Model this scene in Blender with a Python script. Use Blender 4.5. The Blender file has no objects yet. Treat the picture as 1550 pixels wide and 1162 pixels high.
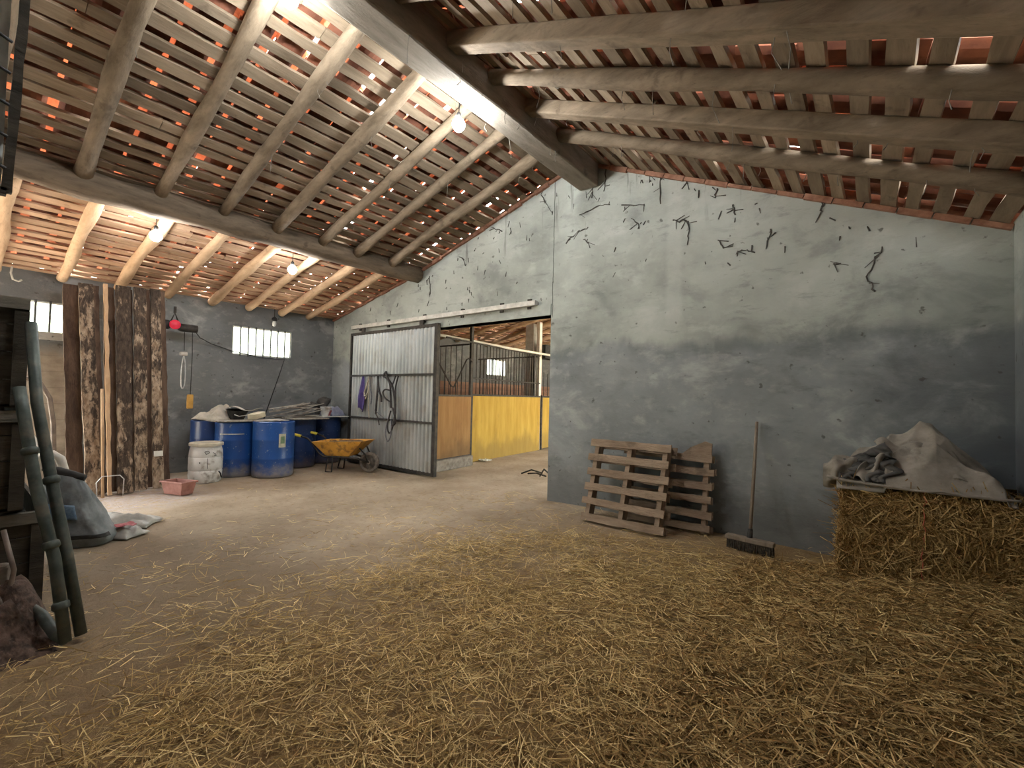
import bpy, math, random
import numpy as np
from mathutils import Vector, Matrix, noise as mnoise
random.seed(7)
rng = np.random.default_rng(11)
scn = bpy.context.scene
COL = scn.collection
PI = math.pi

# ------------------------------------------------------------------ materials
def ramp_set(r, stops):
    els = r.color_ramp.elements
    while len(els) > 1: els.remove(els[-1])
    els[0].position, els[0].color = stops[0][0], (*stops[0][1], 1)
    for pos, c in stops[1:]:
        e = els.new(pos); e.color = (*c, 1)

class Mat:
    """small wrapper for building procedural node materials"""
    def __init__(s, name, rough=.9, metal=0., spec=.3):
        s.m = bpy.data.materials.new(name); s.m.use_nodes = True
        s.nt = s.m.node_tree; s.b = s.nt.nodes['Principled BSDF']
        s.b.inputs['Roughness'].default_value = rough; s.b.inputs['Metallic'].default_value = metal
        s.b.inputs['Specular IOR Level'].default_value = spec
        s.geo = s.N('ShaderNodeNewGeometry'); s.h = None; s.cur = None
    def N(s, t, **k):
        n = s.nt.nodes.new(t)
        for a, v in k.items(): setattr(n, a, v)
        return n
    def L(s, a, b): s.nt.links.new(a, b)
    def pos(s, scale=(1, 1, 1), off=(0, 0, 0)):
        mp = s.N('ShaderNodeMapping'); mp.inputs['Scale'].default_value = scale; mp.inputs['Location'].default_value = off
        s.L(s.geo.outputs['Position'], mp.inputs['Vector']); return mp.outputs[0]
    def noise(s, scale, stretch=(1, 1, 1), detail=5, rough=.6, off=(0, 0, 0), dist=0.):
        n = s.N('ShaderNodeTexNoise'); n.inputs['Scale'].default_value = scale; n.inputs['Detail'].default_value = detail
        n.inputs['Roughness'].default_value = rough; n.inputs['Distortion'].default_value = dist
        s.L(s.pos(stretch, off), n.inputs['Vector']); return n.outputs['Fac']
    def ramp(s, fac, stops):
        r = s.N('ShaderNodeValToRGB'); ramp_set(r, stops); s.L(fac, r.inputs['Fac']); return r.outputs['Color']
    def step(s, fac, lo, hi):
        m = s.N('ShaderNodeMapRange'); m.interpolation_type = 'SMOOTHSTEP'
        m.inputs['From Min'].default_value = lo; m.inputs['From Max'].default_value = hi
        s.L(fac, m.inputs['Value']); return m.outputs[0]
    def math(s, op, a, b=None):
        m = s.N('ShaderNodeMath', operation=op)
        for i, v in enumerate((a, b)):
            if v is None: continue
            if isinstance(v, (int, float)): m.inputs[i].default_value = v
            else: s.L(v, m.inputs[i])
        return m.outputs[0]
    def xyz(s):
        n = s.N('ShaderNodeSeparateXYZ'); s.L(s.geo.outputs['Position'], n.inputs[0]); return n.outputs
    def mix(s, fac, a, b, mode='MIX'):
        m = s.N('ShaderNodeMix', data_type='RGBA', blend_type=mode)
        if isinstance(fac, (int, float)): m.inputs[0].default_value = fac
        else: s.L(fac, m.inputs[0])
        for i, v in ((6, a), (7, b)):
            if isinstance(v, tuple): m.inputs[i].default_value = (*v, 1)
            else: s.L(v, m.inputs[i])
        return m.outputs[2]
    def island(s, lo, hi):
        m = s.N('ShaderNodeMapRange'); m.inputs['To Min'].default_value = lo; m.inputs['To Max'].default_value = hi
        s.L(s.geo.outputs['Random Per Island'], m.inputs['Value']); return m.outputs[0]
    def objrand(s, lo, hi):
        o = s.N('ShaderNodeObjectInfo'); m = s.N('ShaderNodeMapRange')
        m.inputs['To Min'].default_value = lo; m.inputs['To Max'].default_value = hi
        s.L(o.outputs['Random'], m.inputs['Value']); return m.outputs[0]
    def bright(s, col, fac):
        n = s.N('ShaderNodeHueSaturation'); s.L(col, n.inputs['Color'])
        if isinstance(fac, (int, float)): n.inputs['Value'].default_value = fac
        else: s.L(fac, n.inputs['Value'])
        return n.outputs[0]
    def done(s, col, bump=None, strength=.3, dist=.02):
        if isinstance(col, tuple): s.b.inputs['Base Color'].default_value = (*col, 1)
        else: s.L(col, s.b.inputs['Base Color'])
        if bump is not None:
            b = s.N('ShaderNodeBump'); b.inputs['Strength'].default_value = strength; b.inputs['Distance'].default_value = dist
            s.L(bump, b.inputs['Height']); s.L(b.outputs[0], s.b.inputs['Normal'])
        return s.m

def simple(name, c1, c2, scale=8, stretch=(1, 1, 1), rough=.85, metal=0., spec=.3, bump=.2, dirt=None, isl=None, obj=None, lo=.35, hi=.65):
    m = Mat(name, rough, metal, spec)
    n = m.noise(scale, stretch)
    col = m.ramp(n, [(lo, c1), (hi, c2)])
    if dirt:
        d, amt, sc = dirt
        col = m.mix(m.math('MULTIPLY', m.step(m.noise(sc, (1, 1, 1), off=(3, 1, 7)), .5, .68), amt), col, d)
    if isl: col = m.bright(col, m.island(*isl))
    if obj: col = m.bright(col, m.objrand(*obj))
    return m.done(col, n, bump)

def plaster(name, low=(.27, .287, .287), high=(.36, .38, .34), band=True, tint=None):
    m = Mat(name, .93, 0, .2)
    X, Y, Z = m.xyz()
    n1 = m.noise(.9, (1, 1, 1.3), 6, .6); n2 = m.noise(5, (1, 1, 1.6), 6, .65, off=(4, 2, 1)); n3 = m.noise(28, (1, 1, 1), 5, .7)
    up = m.ramp(n1, [(.3, tuple(c * .72 for c in high)), (.5, high), (.72, tuple(min(1, c * 1.18) for c in high))])
    lo_ = m.ramp(n1, [(.3, tuple(c * .72 for c in low)), (.55, low), (.75, tuple(c * 1.25 for c in low))])
    wob = m.math('ADD', Z, m.math('MULTIPLY', m.math('SUBTRACT', m.noise(1.6, (1, 1, .4), 5, .6, off=(9, 9, 9)), .5), .55))
    col = m.mix(m.step(wob, 1.88, 2.02), lo_, up) if band else lo_
    if band:  # the damp line where two lifts of render meet
        t = m.math('SUBTRACT', 1.0, m.math('MULTIPLY', m.math('ABSOLUTE', m.math('SUBTRACT', wob, 1.9)), 6.5))
        col = m.mix(m.math('MULTIPLY', m.step(t, 0, 1), m.math('MULTIPLY', m.step(m.noise(2.2, (1, 1, 1), off=(1, 5, 2)), .35, .6), .55)), col, (.13, .145, .14))
    # trowel strokes, clouds and blotches
    cloud = m.noise(1.7, (1, 1, 1.5), 7, .62, off=(11, 3, 5), dist=.4)
    col = m.mix(m.math('MULTIPLY', m.step(cloud, .50, .68), .42), col, (.15, .16, .155))
    col = m.mix(m.math('MULTIPLY', m.step(cloud, .46, .30), .42), col, (.52, .53, .49))
    st = m.noise(3.0, (.8, .8, 2.6), 7, .7, off=(2, 7, 3))
    col = m.mix(m.math('MULTIPLY', m.step(st, .54, .70), .45), col, (.12, .13, .125))
    col = m.mix(m.math('MULTIPLY', m.step(n2, .52, .7), .28), col, (.47, .47, .43))
    if band:  # soot runs under the roof edge, stains and painted shade in the right hand corner
        run = m.math('MULTIPLY', m.step(m.noise(9, (1, 1, .09), 5, .6, off=(3, 3, 3)), .56, .68), m.step(m.math('ADD', Z, m.math('MULTIPLY', n1, .9)), 3.6, 4.2))
        col = m.mix(m.math('MULTIPLY', run, .55), col, (.09, .09, .08))
        stain_shade = m.math('MULTIPLY', m.step(m.math('ADD', X, m.math('MULTIPLY', m.math('SUBTRACT', cloud, .5), 3.0)), -.6, .7), m.step(Z, 3.2, 1.4))
        col = m.mix(m.math('MULTIPLY', stain_shade, .72), col, (.085, .095, .10))
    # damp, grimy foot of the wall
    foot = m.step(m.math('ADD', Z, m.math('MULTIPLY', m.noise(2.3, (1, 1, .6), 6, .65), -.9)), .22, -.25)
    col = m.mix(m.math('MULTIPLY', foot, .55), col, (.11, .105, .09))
    # specks
    col = m.mix(m.math('MULTIPLY', m.step(m.noise(11, (1, 1, 1), 3, .5, off=(7, 7, 2)), .66, .72), .7), col, (.07, .065, .055))
    if band:  # hairline settlement crack above the corner of the opening
        cx = m.math('ADD', X, m.math('MULTIPLY', m.math('SUBTRACT', m.noise(3, (0, 0, 1), 4), .5), .05))
        cr = m.math('MULTIPLY', m.step(m.math('ABSOLUTE', m.math('ADD', cx, 3.33)), .009, .003), m.step(Z, 2.40, 2.46))
        col = m.mix(m.math('MULTIPLY', cr, .8), col, (.05, .05, .045))
        # smoother seam where a post is plastered over
        pl = m.math('MULTIPLY', m.step(m.math('ABSOLUTE', m.math('ADD', X, 1.72)), .11, .05), m.step(Z, 2.1, 2.3))
        col = m.mix(m.math('MULTIPLY', pl, .3), col, (.48, .49, .45))
    if not band and name == 'grey_side_render':   # beige blockwork low on the side wall, paled to paint warm light on it
        bw = m.math('MULTIPLY', m.step(m.math('ADD', Y, m.math('MULTIPLY', n1, .2)), 1.3, 1.1), m.step(m.math('ADD', Z, m.math('MULTIPLY', n2, .25)), 2.1, 1.8))
        jt = m.math('MULTIPLY', m.step(m.math('ABSOLUTE', m.math('SUBTRACT', m.math('FRACT', m.math('DIVIDE', Z, .22)), .5)), .475, .49), .5)
        blk = m.mix(jt, m.ramp(n2, [(.35, (.36, .31, .245)), (.65, (.50, .44, .355))]), (.24, .21, .17))
        col = m.mix(bw, col, blk)
    if tint: col = m.mix(1.0, col, tint, 'MULTIPLY')
    h = m.math('ADD', m.math('MULTIPLY', n2, .7), m.math('MULTIPLY', n3, .3))
    return m.done(col, h, .35, .03)

MT = {}
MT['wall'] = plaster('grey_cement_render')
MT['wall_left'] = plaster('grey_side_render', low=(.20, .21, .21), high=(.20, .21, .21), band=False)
MT['wall_pale'] = plaster('pale_limewash', low=(.50, .49, .45), high=(.5, .5, .45), band=False)

def floor_mat():
    m = Mat('dirt_floor', .95, 0, .15)
    X, Y, Z = m.xyz()
    n1 = m.noise(1.1, detail=7); n2 = m.noise(14, detail=7, rough=.7); n3 = m.noise(70, detail=4, rough=.7)
    dirt = m.ramp(n1, [(.3, (.29, .225, .15)), (.5, (.41, .33, .235)), (.7, (.51, .42, .305))])
    dirt = m.mix(m.math('MULTIPLY', m.step(n2, .5, .72), .45), dirt, (.15, .11, .065))
    # clutter's shade, and daylight near the leaning boards, painted into the dirt
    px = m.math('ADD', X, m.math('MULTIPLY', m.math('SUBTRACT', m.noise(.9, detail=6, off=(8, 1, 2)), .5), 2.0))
    clutter_shade = m.math('MULTIPLY', m.step(px, -6.3, -4.6), m.step(m.math('ADD', Y, m.math('MULTIPLY', px, .25)), 1.9, .2))
    dirt = m.mix(m.math('MULTIPLY', clutter_shade, .62), dirt, (.115, .085, .055))
    daylight_patch = m.math('MULTIPLY', m.step(px, -6.0, -6.9), m.step(Y, 2.7, 1.7))
    dirt = m.mix(m.math('MULTIPLY', daylight_patch, m.math('MULTIPLY', m.step(n2, .35, .6), .6)), dirt, (.50, .46, .46))
    # chaff trodden into the ground, thicker towards the bales
    d = m.math('ADD', m.math('MULTIPLY', X, .72), m.math('MULTIPLY', Y, -.28))
    d = m.math('ADD', d, m.math('MULTIPLY', m.math('SUBTRACT', m.noise(.8, detail=6, off=(5, 5, 5)), .5), 2.2))
    k = m.step(d, -3.6, -1.0)
    fib = m.noise(40, (1, 1, 1), 6, .8, off=(2, 2, 2), dist=2.5)
    chaff = m.ramp(fib, [(.3, (.15, .088, .036)), (.5, (.28, .18, .075)), (.68, (.42, .295, .14))])
    col = m.mix(k, dirt, chaff)
    col = m.mix(m.math('MULTIPLY', m.step(n3, .6, .75), .35), col, (.10, .075, .045))
    return m.done(col, m.math('ADD', n2, m.math('MULTIPLY', n3, .5)), .6, .03)
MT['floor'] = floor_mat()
MT['ground'] = simple('pale_yard_ground', (.40, .34, .25), (.55, .48, .37), 3)
def straw_mat(name, a, b, c, lo=.7, hi=1.2):
    m = Mat(name, .7, 0, .25)
    r = m.geo.outputs['Random Per Island']
    col = m.ramp(r, [(0, a), (.5, b), (.85, c), (1, tuple(min(1, x * 1.25) for x in c))])
    n = m.noise(3, detail=3)
    col = m.bright(col, m.math('ADD', m.math('MULTIPLY', n, .5), .75))
    return m.done(col)
MT['straw'] = straw_mat('loose_straw', (.22, .135, .045), (.50, .34, .12), (.82, .63, .30))
MT['bale'] = straw_mat('bale_straw', (.14, .075, .02), (.34, .205, .065), (.58, .405, .175))
MT['bale_core'] = simple('bale_core', (.09, .055, .02), (.28, .185, .07), 30, (1, 1, 1), bump=.8)
MT['lath'] = None
def wood(name, c1, c2, stretch, scale=6, isl=(.75, 1.2), obj=None, knots=True, rough=.9):
    m = Mat(name, rough, 0, .2)
    n = m.noise(scale, stretch, 6, .65, dist=.3); f = m.noise(scale * 5, stretch, 4, .7)
    col = m.ramp(n, [(.3, c1), (.68, c2)])
    col = m.mix(m.math('MULTIPLY', m.step(f, .55, .75), .35), col, tuple(x * .4 for x in c1))
    if knots: col = m.mix(m.math('MULTIPLY', m.step(m.noise(4.5, detail=4, off=(8, 3, 1)), .6, .72), .45), col, tuple(x * .35 for x in c1))
    if isl: col = m.bright(col, m.island(*isl))
    if obj: col = m.bright(col, m.objrand(*obj))
    return m.done(col, m.math('ADD', n, f), .4, .015)
MT['lath'] = wood('weathered_lath', (.17, .125, .08), (.31, .24, .165), (1, .12, 1), 9, isl=(.65, 1.2))
MT['lath_low'] = wood('pale_lath', (.36, .225, .135), (.56, .385, .25), (1, .12, 1), 9, isl=(.8, 1.15))  # paler, warmer tone on the low slope
MT['log'] = wood('debarked_log', (.12, .09, .058), (.27, .205, .14), (.25, 1, .8), 9, isl=None, obj=(.8, 1.15))
MT['log_low'] = wood('pale_log', (.42, .275, .16), (.62, .44, .28), (.25, 1, .8), 9, isl=None, obj=(.85, 1.12))
MT['beam'] = wood('grey_squared_beam', (.15, .125, .095), (.28, .24, .19), (1, .2, 1), 8, isl=None)
MT['purlin'] = wood('dark_log_beam', (.095, .072, .05), (.27, .205, .145), (1, .2, 1), 8, isl=None)
MT['pallet'] = wood('pallet_wood', (.20, .14, .095), (.38, .285, .20), (.25, 1, 1), 12, isl=(.75, 1.15))
MT['tile'] = simple('terracotta_tile', (.13, .048, .028), (.24, .095, .052), 6, isl=(.7, 1.25), bump=.3)
MT['tile_cap'] = simple('lit_cap_tile', (.40, .19, .105), (.62, .34, .20), 6, isl=(.7, 1.25), bump=.3)  # paled so the daylight specks in the tile gaps look brighter
MT['brick'] = simple('brick_edge', (.22, .105, .065), (.36, .19, .125), 12, bump=.6)
def peel():
    m = Mat('peeling_board', .85, 0, .25)
    n = m.noise(13, (1, 1, .28), 8, .75, off=(1, 2, 3), dist=.3)
    big = m.noise(2.2, (1, 1, .8), 4, .5, off=(6, 2, 9))
    g = m.noise(34, (1, 1, .08), 5, .7)
    base = m.ramp(g, [(.35, (.030, .022, .017)), (.7, (.11, .08, .058))])
    pale = m.ramp(m.noise(24, (1, 1, .4), 5), [(.35, (.20, .135, .085)), (.65, (.44, .345, .25))])
    X, Y, Z = m.xyz()
    th = m.math('ADD', m.math('ADD', m.math('MULTIPLY', n, .75), m.math('MULTIPLY', big, .3)), m.math('MULTIPLY', Z, -.045))
    k = m.step(m.math('ADD', th, m.math('MULTIPLY', m.objrand(-1, 1), .05)), .455, .54)
    return m.done(m.mix(k, base, pale), m.math('ADD', n, g), .6, .02)
MT['peel'] = peel()
MT['brownboard'] = wood('dark_brown_board', (.055, .034, .024), (.15, .10, .07), (1, 1, .12), 12, isl=None, obj=(.7, 1.4))
MT['stick'] = wood('pale_handle_wood', (.42, .27, .15), (.62, .43, .27), (1, 1, .15), 12, isl=None, knots=False)
MT['steel_dark'] = simple('dark_painted_steel', (.022, .02, .018), (.06, .05, .042), 14, rough=.6, metal=.3, bump=.1)
MT['galv'] = simple('galvanised_sheet', (.36, .375, .365), (.52, .54, .525), 3, (1, 1, .4), rough=.45, metal=.6, spec=.5, bump=.05, dirt=((.30, .24, .17), .4, 2.5))
MT['rail'] = simple('pale_steel_rail', (.42, .40, .36), (.62, .6, .55), 10, rough=.6, metal=.3)
MT['white_pipe'] = simple('white_painted_pipe', (.66, .64, .56), (.8, .78, .72), 6, rough=.5)
def barrel_mat(name, c, dirt, amt):
    m = Mat(name, .32, 0, .5)
    X, Y, Z = m.xyz()
    n = m.noise(6, (1, 1, .5), 6)
    col = m.ramp(n, [(.3, tuple(x * .75 for x in c)), (.7, c)])
    k = m.math('MULTIPLY', m.step(m.math('ADD', Z, m.math('MULTIPLY', m.noise(9, detail=6), -.5)), .0, -.25), amt)
    col = m.mix(k, col, dirt)
    col = m.mix(m.math('MULTIPLY', m.step(m.noise(25, detail=4, off=(4, 4, 4)), .64, .7), .5), col, (.45, .45, .42))
    col = m.bright(col, m.objrand(.8, 1.1))
    return m.done(col, n, .05)
MT['blue'] = barrel_mat('blue_plastic', (.018, .088, .33), (.30, .27, .235), .8)
MT['bluedark'] = barrel_mat('navy_plastic', (.018, .05, .17), (.15, .12, .1), .7)
MT['white_plastic'] = simple('scuffed_white_plastic', (.62, .62, .60), (.80, .80, .78), 5, rough=.4, dirt=((.24, .2, .16), .85, 6), bump=.05)
MT['lid'] = simple('cream_lid', (.50, .46, .36), (.66, .62, .5), 8, rough=.5)
MT['black'] = simple('black_rubber', (.015, .015, .015), (.04, .038, .035), 15, rough=.7)
MT['red'] = simple('red_enamel', (.55, .02, .05), (.75, .04, .08), 8, rough=.35)
MT['chain'] = simple('bright_chain', (.45, .45, .45), (.7, .7, .7), 20, rough=.35, metal=.8)
MT['pendant'] = simple('ochre_plastic', (.50, .27, .06), (.65, .38, .1), 8, rough=.5)
MT['pot'] = simple('pink_terracotta_plastic', (.27, .12, .095), (.40, .20, .165), 10, rough=.6)
MT['barrow'] = simple('orange_tray', (.62, .30, .045), (.80, .43, .08), 5, rough=.45, dirt=((.25, .12, .05), .8, 9))
MT['soil'] = simple('brown_muck', (.10, .055, .025), (.22, .13, .06), 20, bump=.8)
MT['soil_dark'] = simple('dark_heap', (.045, .03, .022), (.15, .10, .075), 22, bump=1.0)
MT['yellow'] = simple('yellow_grip', (.75, .62, .05), (.85, .72, .1), 9, rough=.5)
MT['wheel'] = simple('dusty_tyre', (.12, .105, .09), (.25, .21, .17), 20, rough=.9)
MT['hub'] = simple('dusty_hub', (.32, .27, .22), (.48, .42, .35), 12, rough=.6)
def ywood(name, c1, c2, dirt):
    m = Mat(name, .75, 0, .25)
    n = m.noise(7, (1, 1, .18), 6, .6); g = m.noise(3, (1, 1, .6), 6, off=(3, 3, 3))
    col = m.ramp(n, [(.3, c1), (.7, c2)])
    X, Y, Z = m.xyz()
    k = m.step(m.math('ADD', Z, m.math('MULTIPLY', g, -1.0)), .1, -.35)
    col = m.mix(m.math('MULTIPLY', k, .6), col, dirt)
    return m.done(m.mix(m.math('MULTIPLY', m.step(g, .6, .72), .4), col, dirt), n, .15)
MT['yellow_panel'] = ywood('yellow_board', (.40, .245, .03), (.56, .37, .07), (.22, .14, .04))
MT['brown_panel'] = ywood('varnished_board', (.24, .12, .04), (.38, .215, .08), (.12, .07, .03))
MT['lining'] = wood('stall_lining', (.34, .19, .13), (.50, .32, .24), (1, .15, 1), 8, isl=(.8, 1.15))
MT['concrete'] = simple('pale_concrete', (.38, .37, .33), (.52, .51, .46), 6, bump=.3)
MT['tarp'] = simple('grey_canvas', (.20, .175, .14), (.34, .30, .25), 7, rough=.95, dirt=((.13, .11, .085), .7, 4), bump=.4)
MT['rag_shade'] = simple('dark_rag_and_shade', (.05, .047, .042), (.12, .11, .1), 9)  # dark rags; also the shade painted in the tarpaulin's cavity
MT['broomwood'] = wood('greyed_broom_wood', (.17, .13, .095), (.31, .25, .19), (1, 1, .2), 12, isl=None, knots=False)
MT['bristle'] = simple('dark_bristles', (.03, .024, .018), (.09, .07, .05), 60, bump=.9)
MT['twine'] = simple('orange_twine', (.40, .09, .05), (.55, .16, .09), 20)
MT['sack'] = simple('grey_woven_sack', (.11, .125, .13), (.23, .25, .255), 6, rough=.7, dirt=((.09, .085, .075), .7, 4), bump=.4)
MT['sackblue'] = simple('blue_print', (.08, .14, .22), (.20, .28, .36), 20)
MT['plastic'] = simple('clear_film_bag', (.24, .235, .21), (.42, .41, .37), 8, rough=.35)
MT['redprint'] = simple('red_print', (.30, .08, .09), (.42, .15, .15), 10)
MT['greenpipe'] = simple('grey_green_pipe', (.05, .065, .058), (.115, .135, .12), 9, rough=.5, metal=.2, dirt=((.20, .17, .13), .5, 8))
MT['crate'] = wood('dark_crate_wood', (.022, .02, .015), (.07, .06, .045), (1, .2, 1), 10, isl=(.7, 1.3))
MT['crate_rail'] = wood('crate_rail', (.10, .095, .075), (.18, .17, .14), (1, .2, 1), 10, isl=None)
MT['stone'] = simple('dirty_block', (.15, .125, .10), (.30, .265, .225), 9, bump=.6)
MT['brickpink'] = simple('pink_block', (.14, .08, .066), (.24, .15, .12), 9, bump=.6)
MT['purple'] = simple('purple_cloth', (.045, .03, .12), (.085, .06, .19), 10, rough=.95)
MT['leather'] = simple('dark_leather', (.02, .018, .018), (.06, .05, .048), 15, rough=.6)
MT['rope'] = simple('pale_rope', (.38, .33, .25), (.55, .49, .38), 40)
MT['greyrope'] = simple('grey_strap', (.14, .14, .15), (.24, .24, .26), 20)
MT['cloth_grey'] = simple('stiff_grey_sacking', (.38, .35, .29), (.55, .51, .44), 9)
MT['card'] = simple('pale_cardboard', (.50, .44, .31), (.64, .58, .44), 8)
MT['bluegrey'] = simple('lilac_plastic', (.20, .22, .32), (.36, .38, .48), 6, rough=.4)
MT['web'] = simple('dusty_cobweb', (.05, .045, .04), (.12, .11, .095), 20)
MT['webpale'] = simple('pale_cobweb', (.12, .105, .085), (.22, .195, .16), 20)
MT['frame_white'] = simple('white_window_frame', (.66, .66, .58), (.8, .8, .74), 6)
MT['bar'] = simple('window_iron', (.05, .05, .045), (.10, .10, .09), 12, metal=.0, rough=.6)
MT['film'] = simple('milky_film', (.40, .44, .43), (.6, .64, .62), 9, rough=.4)
MT['label'] = simple('faded_label', (.42, .44, .36), (.60, .58, .46), 25)
MT['labelgreen'] = simple('green_print', (.10, .20, .13), (.2, .28, .18), 25)
MT['hose'] = simple('grey_brown_hose', (.13, .10, .08), (.22, .17, .13), 12, rough=.5)
MT['elbow'] = simple('pale_pipe', (.45, .42, .37), (.6, .57, .5), 10, rough=.5)
MT['porcelain'] = simple('white_porcelain', (.6, .6, .56), (.75, .75, .7), 8, rough=.3)
MT['debris'] = simple('grey_slat', (.22, .2, .165), (.45, .415, .36), 15, isl=(.6, 1.3))
bm_ = Mat('bulb_glow'); bm_.b.inputs['Emission Color'].default_value = (.93, .97, 1, 1)
bm_.b.inputs['Emission Strength'].default_value = 215.0
MT['glow'] = bm_.done((.9, .9, .9))
bm_ = Mat('bulb_glow_dim'); bm_.b.inputs['Emission Color'].default_value = (.96, .98, 1, 1)
bm_.b.inputs['Emission Strength'].default_value = 85.0
MT['glow_dim'] = bm_.done((.9, .9, .9))

# ------------------------------------------------------------------ mesh helpers
class MB:
    def __init__(s): s.v = []; s.f = []; s.mi = []; s.cm = 0
    def add(s, vs, fs):
        o = len(s.v); s.v += [tuple(map(float, p)) for p in vs]
        s.f += [tuple(i + o for i in f) for f in fs]; s.mi += [s.cm] * len(fs)
    def box(s, c, d, M=None):
        h = [x / 2 for x in d]
        vs = [Vector((sx * h[0], sy * h[1], sz * h[2])) for sz in (-1, 1) for sy in (-1, 1) for sx in (-1, 1)]
        if M is not None: vs = [M @ p for p in vs]
        vs = [p + Vector(c) for p in vs]
        s.add(vs, [(0, 2, 3, 1), (4, 5, 7, 6), (0, 1, 5, 4), (2, 6, 7, 3), (0, 4, 6, 2), (1, 3, 7, 5)])
    def bbox(s, x0, x1, y0, y1, z0, z1): s.box(((x0 + x1) / 2, (y0 + y1) / 2, (z0 + z1) / 2), (x1 - x0, y1 - y0, z1 - z0))
    def beam(s, a, b, w, h, up=(0, 0, 1), segs=1, jit=0., seed=0):
        """rectangular bar from a to b, width w across, h along up; optional waney edges"""
        a, b = Vector(a), Vector(b); t = (b - a).normalized(); sd = t.cross(Vector(up)).normalized(); u = sd.cross(t)
        vs = []; r = random.Random(seed)
        for i in range(segs + 1):
            p = a.lerp(b, i / segs)
            j = [r.uniform(-jit, jit) for _ in range(4)]
            vs += [p - sd * (w / 2 + j[0]) - u * (h / 2), p + sd * (w / 2 + j[1]) - u * (h / 2), p + sd * (w / 2 + j[1]) + u * (h / 2), p - sd * (w / 2 + j[0]) + u * (h / 2)]
        fs = [(3, 2, 1, 0), tuple(4 * segs + k for k in (0, 1, 2, 3))]
        for i in range(segs):
            o = 4 * i
            for k in range(4): fs.append((o + k, o + (k + 1) % 4, o + 4 + (k + 1) % 4, o + 4 + k))
        s.add(vs, fs)
    def tube(s, path, r, n=8, wob=0., seed=0, caps=True, closed=False):
        P = [Vector(p) for p in path]; m = len(P); vs = []; rnd = random.Random(seed)
        rr = r if isinstance(r, (list, tuple)) else [r] * m
        prev = None
        for i, p in enumerate(P):
            t = (P[min(i + 1, m - 1)] - P[max(i - 1, 0)]) if not closed else (P[(i + 1) % m] - P[(i - 1) % m])
            if t.length < 1e-9: t = Vector((0, 0, 1))
            t.normalize()
            if prev is None:
                ref = Vector((0, 0, 1)) if abs(t.z) < .9 else Vector((1, 0, 0))
                u = t.cross(ref).normalized()
            else:
                u = (prev - t * prev.dot(t)); u = u.normalized() if u.length > 1e-6 else t.cross(Vector((.3, .5, .8))).normalized()
            prev = u; w = t.cross(u)
            for k in range(n):
                a = 2 * PI * k / n; q = rr[i] * (1 + wob * rnd.uniform(-1, 1))
                vs.append(p + (u * math.cos(a) + w * math.sin(a)) * q)
        fs = []
        for i in range(m if closed else m - 1):
            for k in range(n):
                j = (i + 1) % m
                fs.append((i * n + k, i * n + (k + 1) % n, j * n + (k + 1) % n, j * n + k))
        if caps and not closed: fs += [tuple(range(n))[::-1], tuple((m - 1) * n + k for k in range(n))]
        s.add(vs, fs)
    def lathe(s, prof, c=(0, 0, 0), n=32, M=None):
        vs = []
        for r, z in prof:
            for k in range(n):
                a = 2 * PI * k / n; p = Vector((r * math.cos(a), r * math.sin(a), z))
                if M is not None: p = M @ p
                vs.append(p + Vector(c))
        fs = []
        for i in range(len(prof) - 1):
            for k in range(n): fs.append((i * n + k, i * n + (k + 1) % n, (i + 1) * n + (k + 1) % n, (i + 1) * n + k))
        if prof[0][0] > 1e-4: fs.append(tuple(range(n))[::-1])
        if prof[-1][0] > 1e-4: fs.append(tuple((len(prof) - 1) * n + k for k in range(n)))
        s.add(vs, fs)
    def prism(s, poly, y0, y1):
        n = len(poly)
        vs = [(x, y0, z) for x, z in poly] + [(x, y1, z) for x, z in poly]
        s.add(vs, [tuple(range(n)), tuple(range(2 * n - 1, n - 1, -1))] + [((i + 1) % n, i, n + i, n + (i + 1) % n) for i in range(n)])
    def grid(s, fn, nu, nv, thick=0.):
        P = [[Vector(fn(i / nu, j / nv)) for j in range(nv + 1)] for i in range(nu + 1)]
        vs = [p for row in P for p in row]; W = nv + 1
        fs = [(i * W + j, (i + 1) * W + j, (i + 1) * W + j + 1, i * W + j + 1) for i in range(nu) for j in range(nv)]
        s.add(vs, fs)
    def build(s, name, m, parent=None, smooth=False, bevel=0., solid=0., sub=0):
        me = bpy.data.meshes.new(name); me.from_pydata(s.v, [], s.f)
        ms = m if isinstance(m, (list, tuple)) else [m]
        for x in ms: me.materials.append(MT[x])
        if len(ms) > 1: me.polygons.foreach_set('material_index', s.mi)
        me.validate(); me.update()
        import bmesh
        bb = bmesh.new(); bb.from_mesh(me); bmesh.ops.recalc_face_normals(bb, faces=bb.faces); bb.to_mesh(me); bb.free()
        if smooth: me.polygons.foreach_set('use_smooth', [True] * len(me.polygons))
        o = bpy.data.objects.new(name, me); COL.objects.link(o)
        if smooth and smooth != 'all':
            md = o.modifiers.new('es', 'EDGE_SPLIT'); md.split_angle = math.radians(45)
        if solid: md = o.modifiers.new('so', 'SOLIDIFY'); md.thickness = solid
        if sub: md = o.modifiers.new('su', 'SUBSURF'); md.levels = md.render_levels = sub
        if bevel: md = o.modifiers.new('be', 'BEVEL'); md.width = bevel; md.segments = 2; md.limit_method = 'ANGLE'
        if parent: o.parent = parent; o.matrix_parent_inverse = Matrix.Translation(parent.location).inverted() if parent.type == 'EMPTY' else Matrix()
        return o

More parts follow.
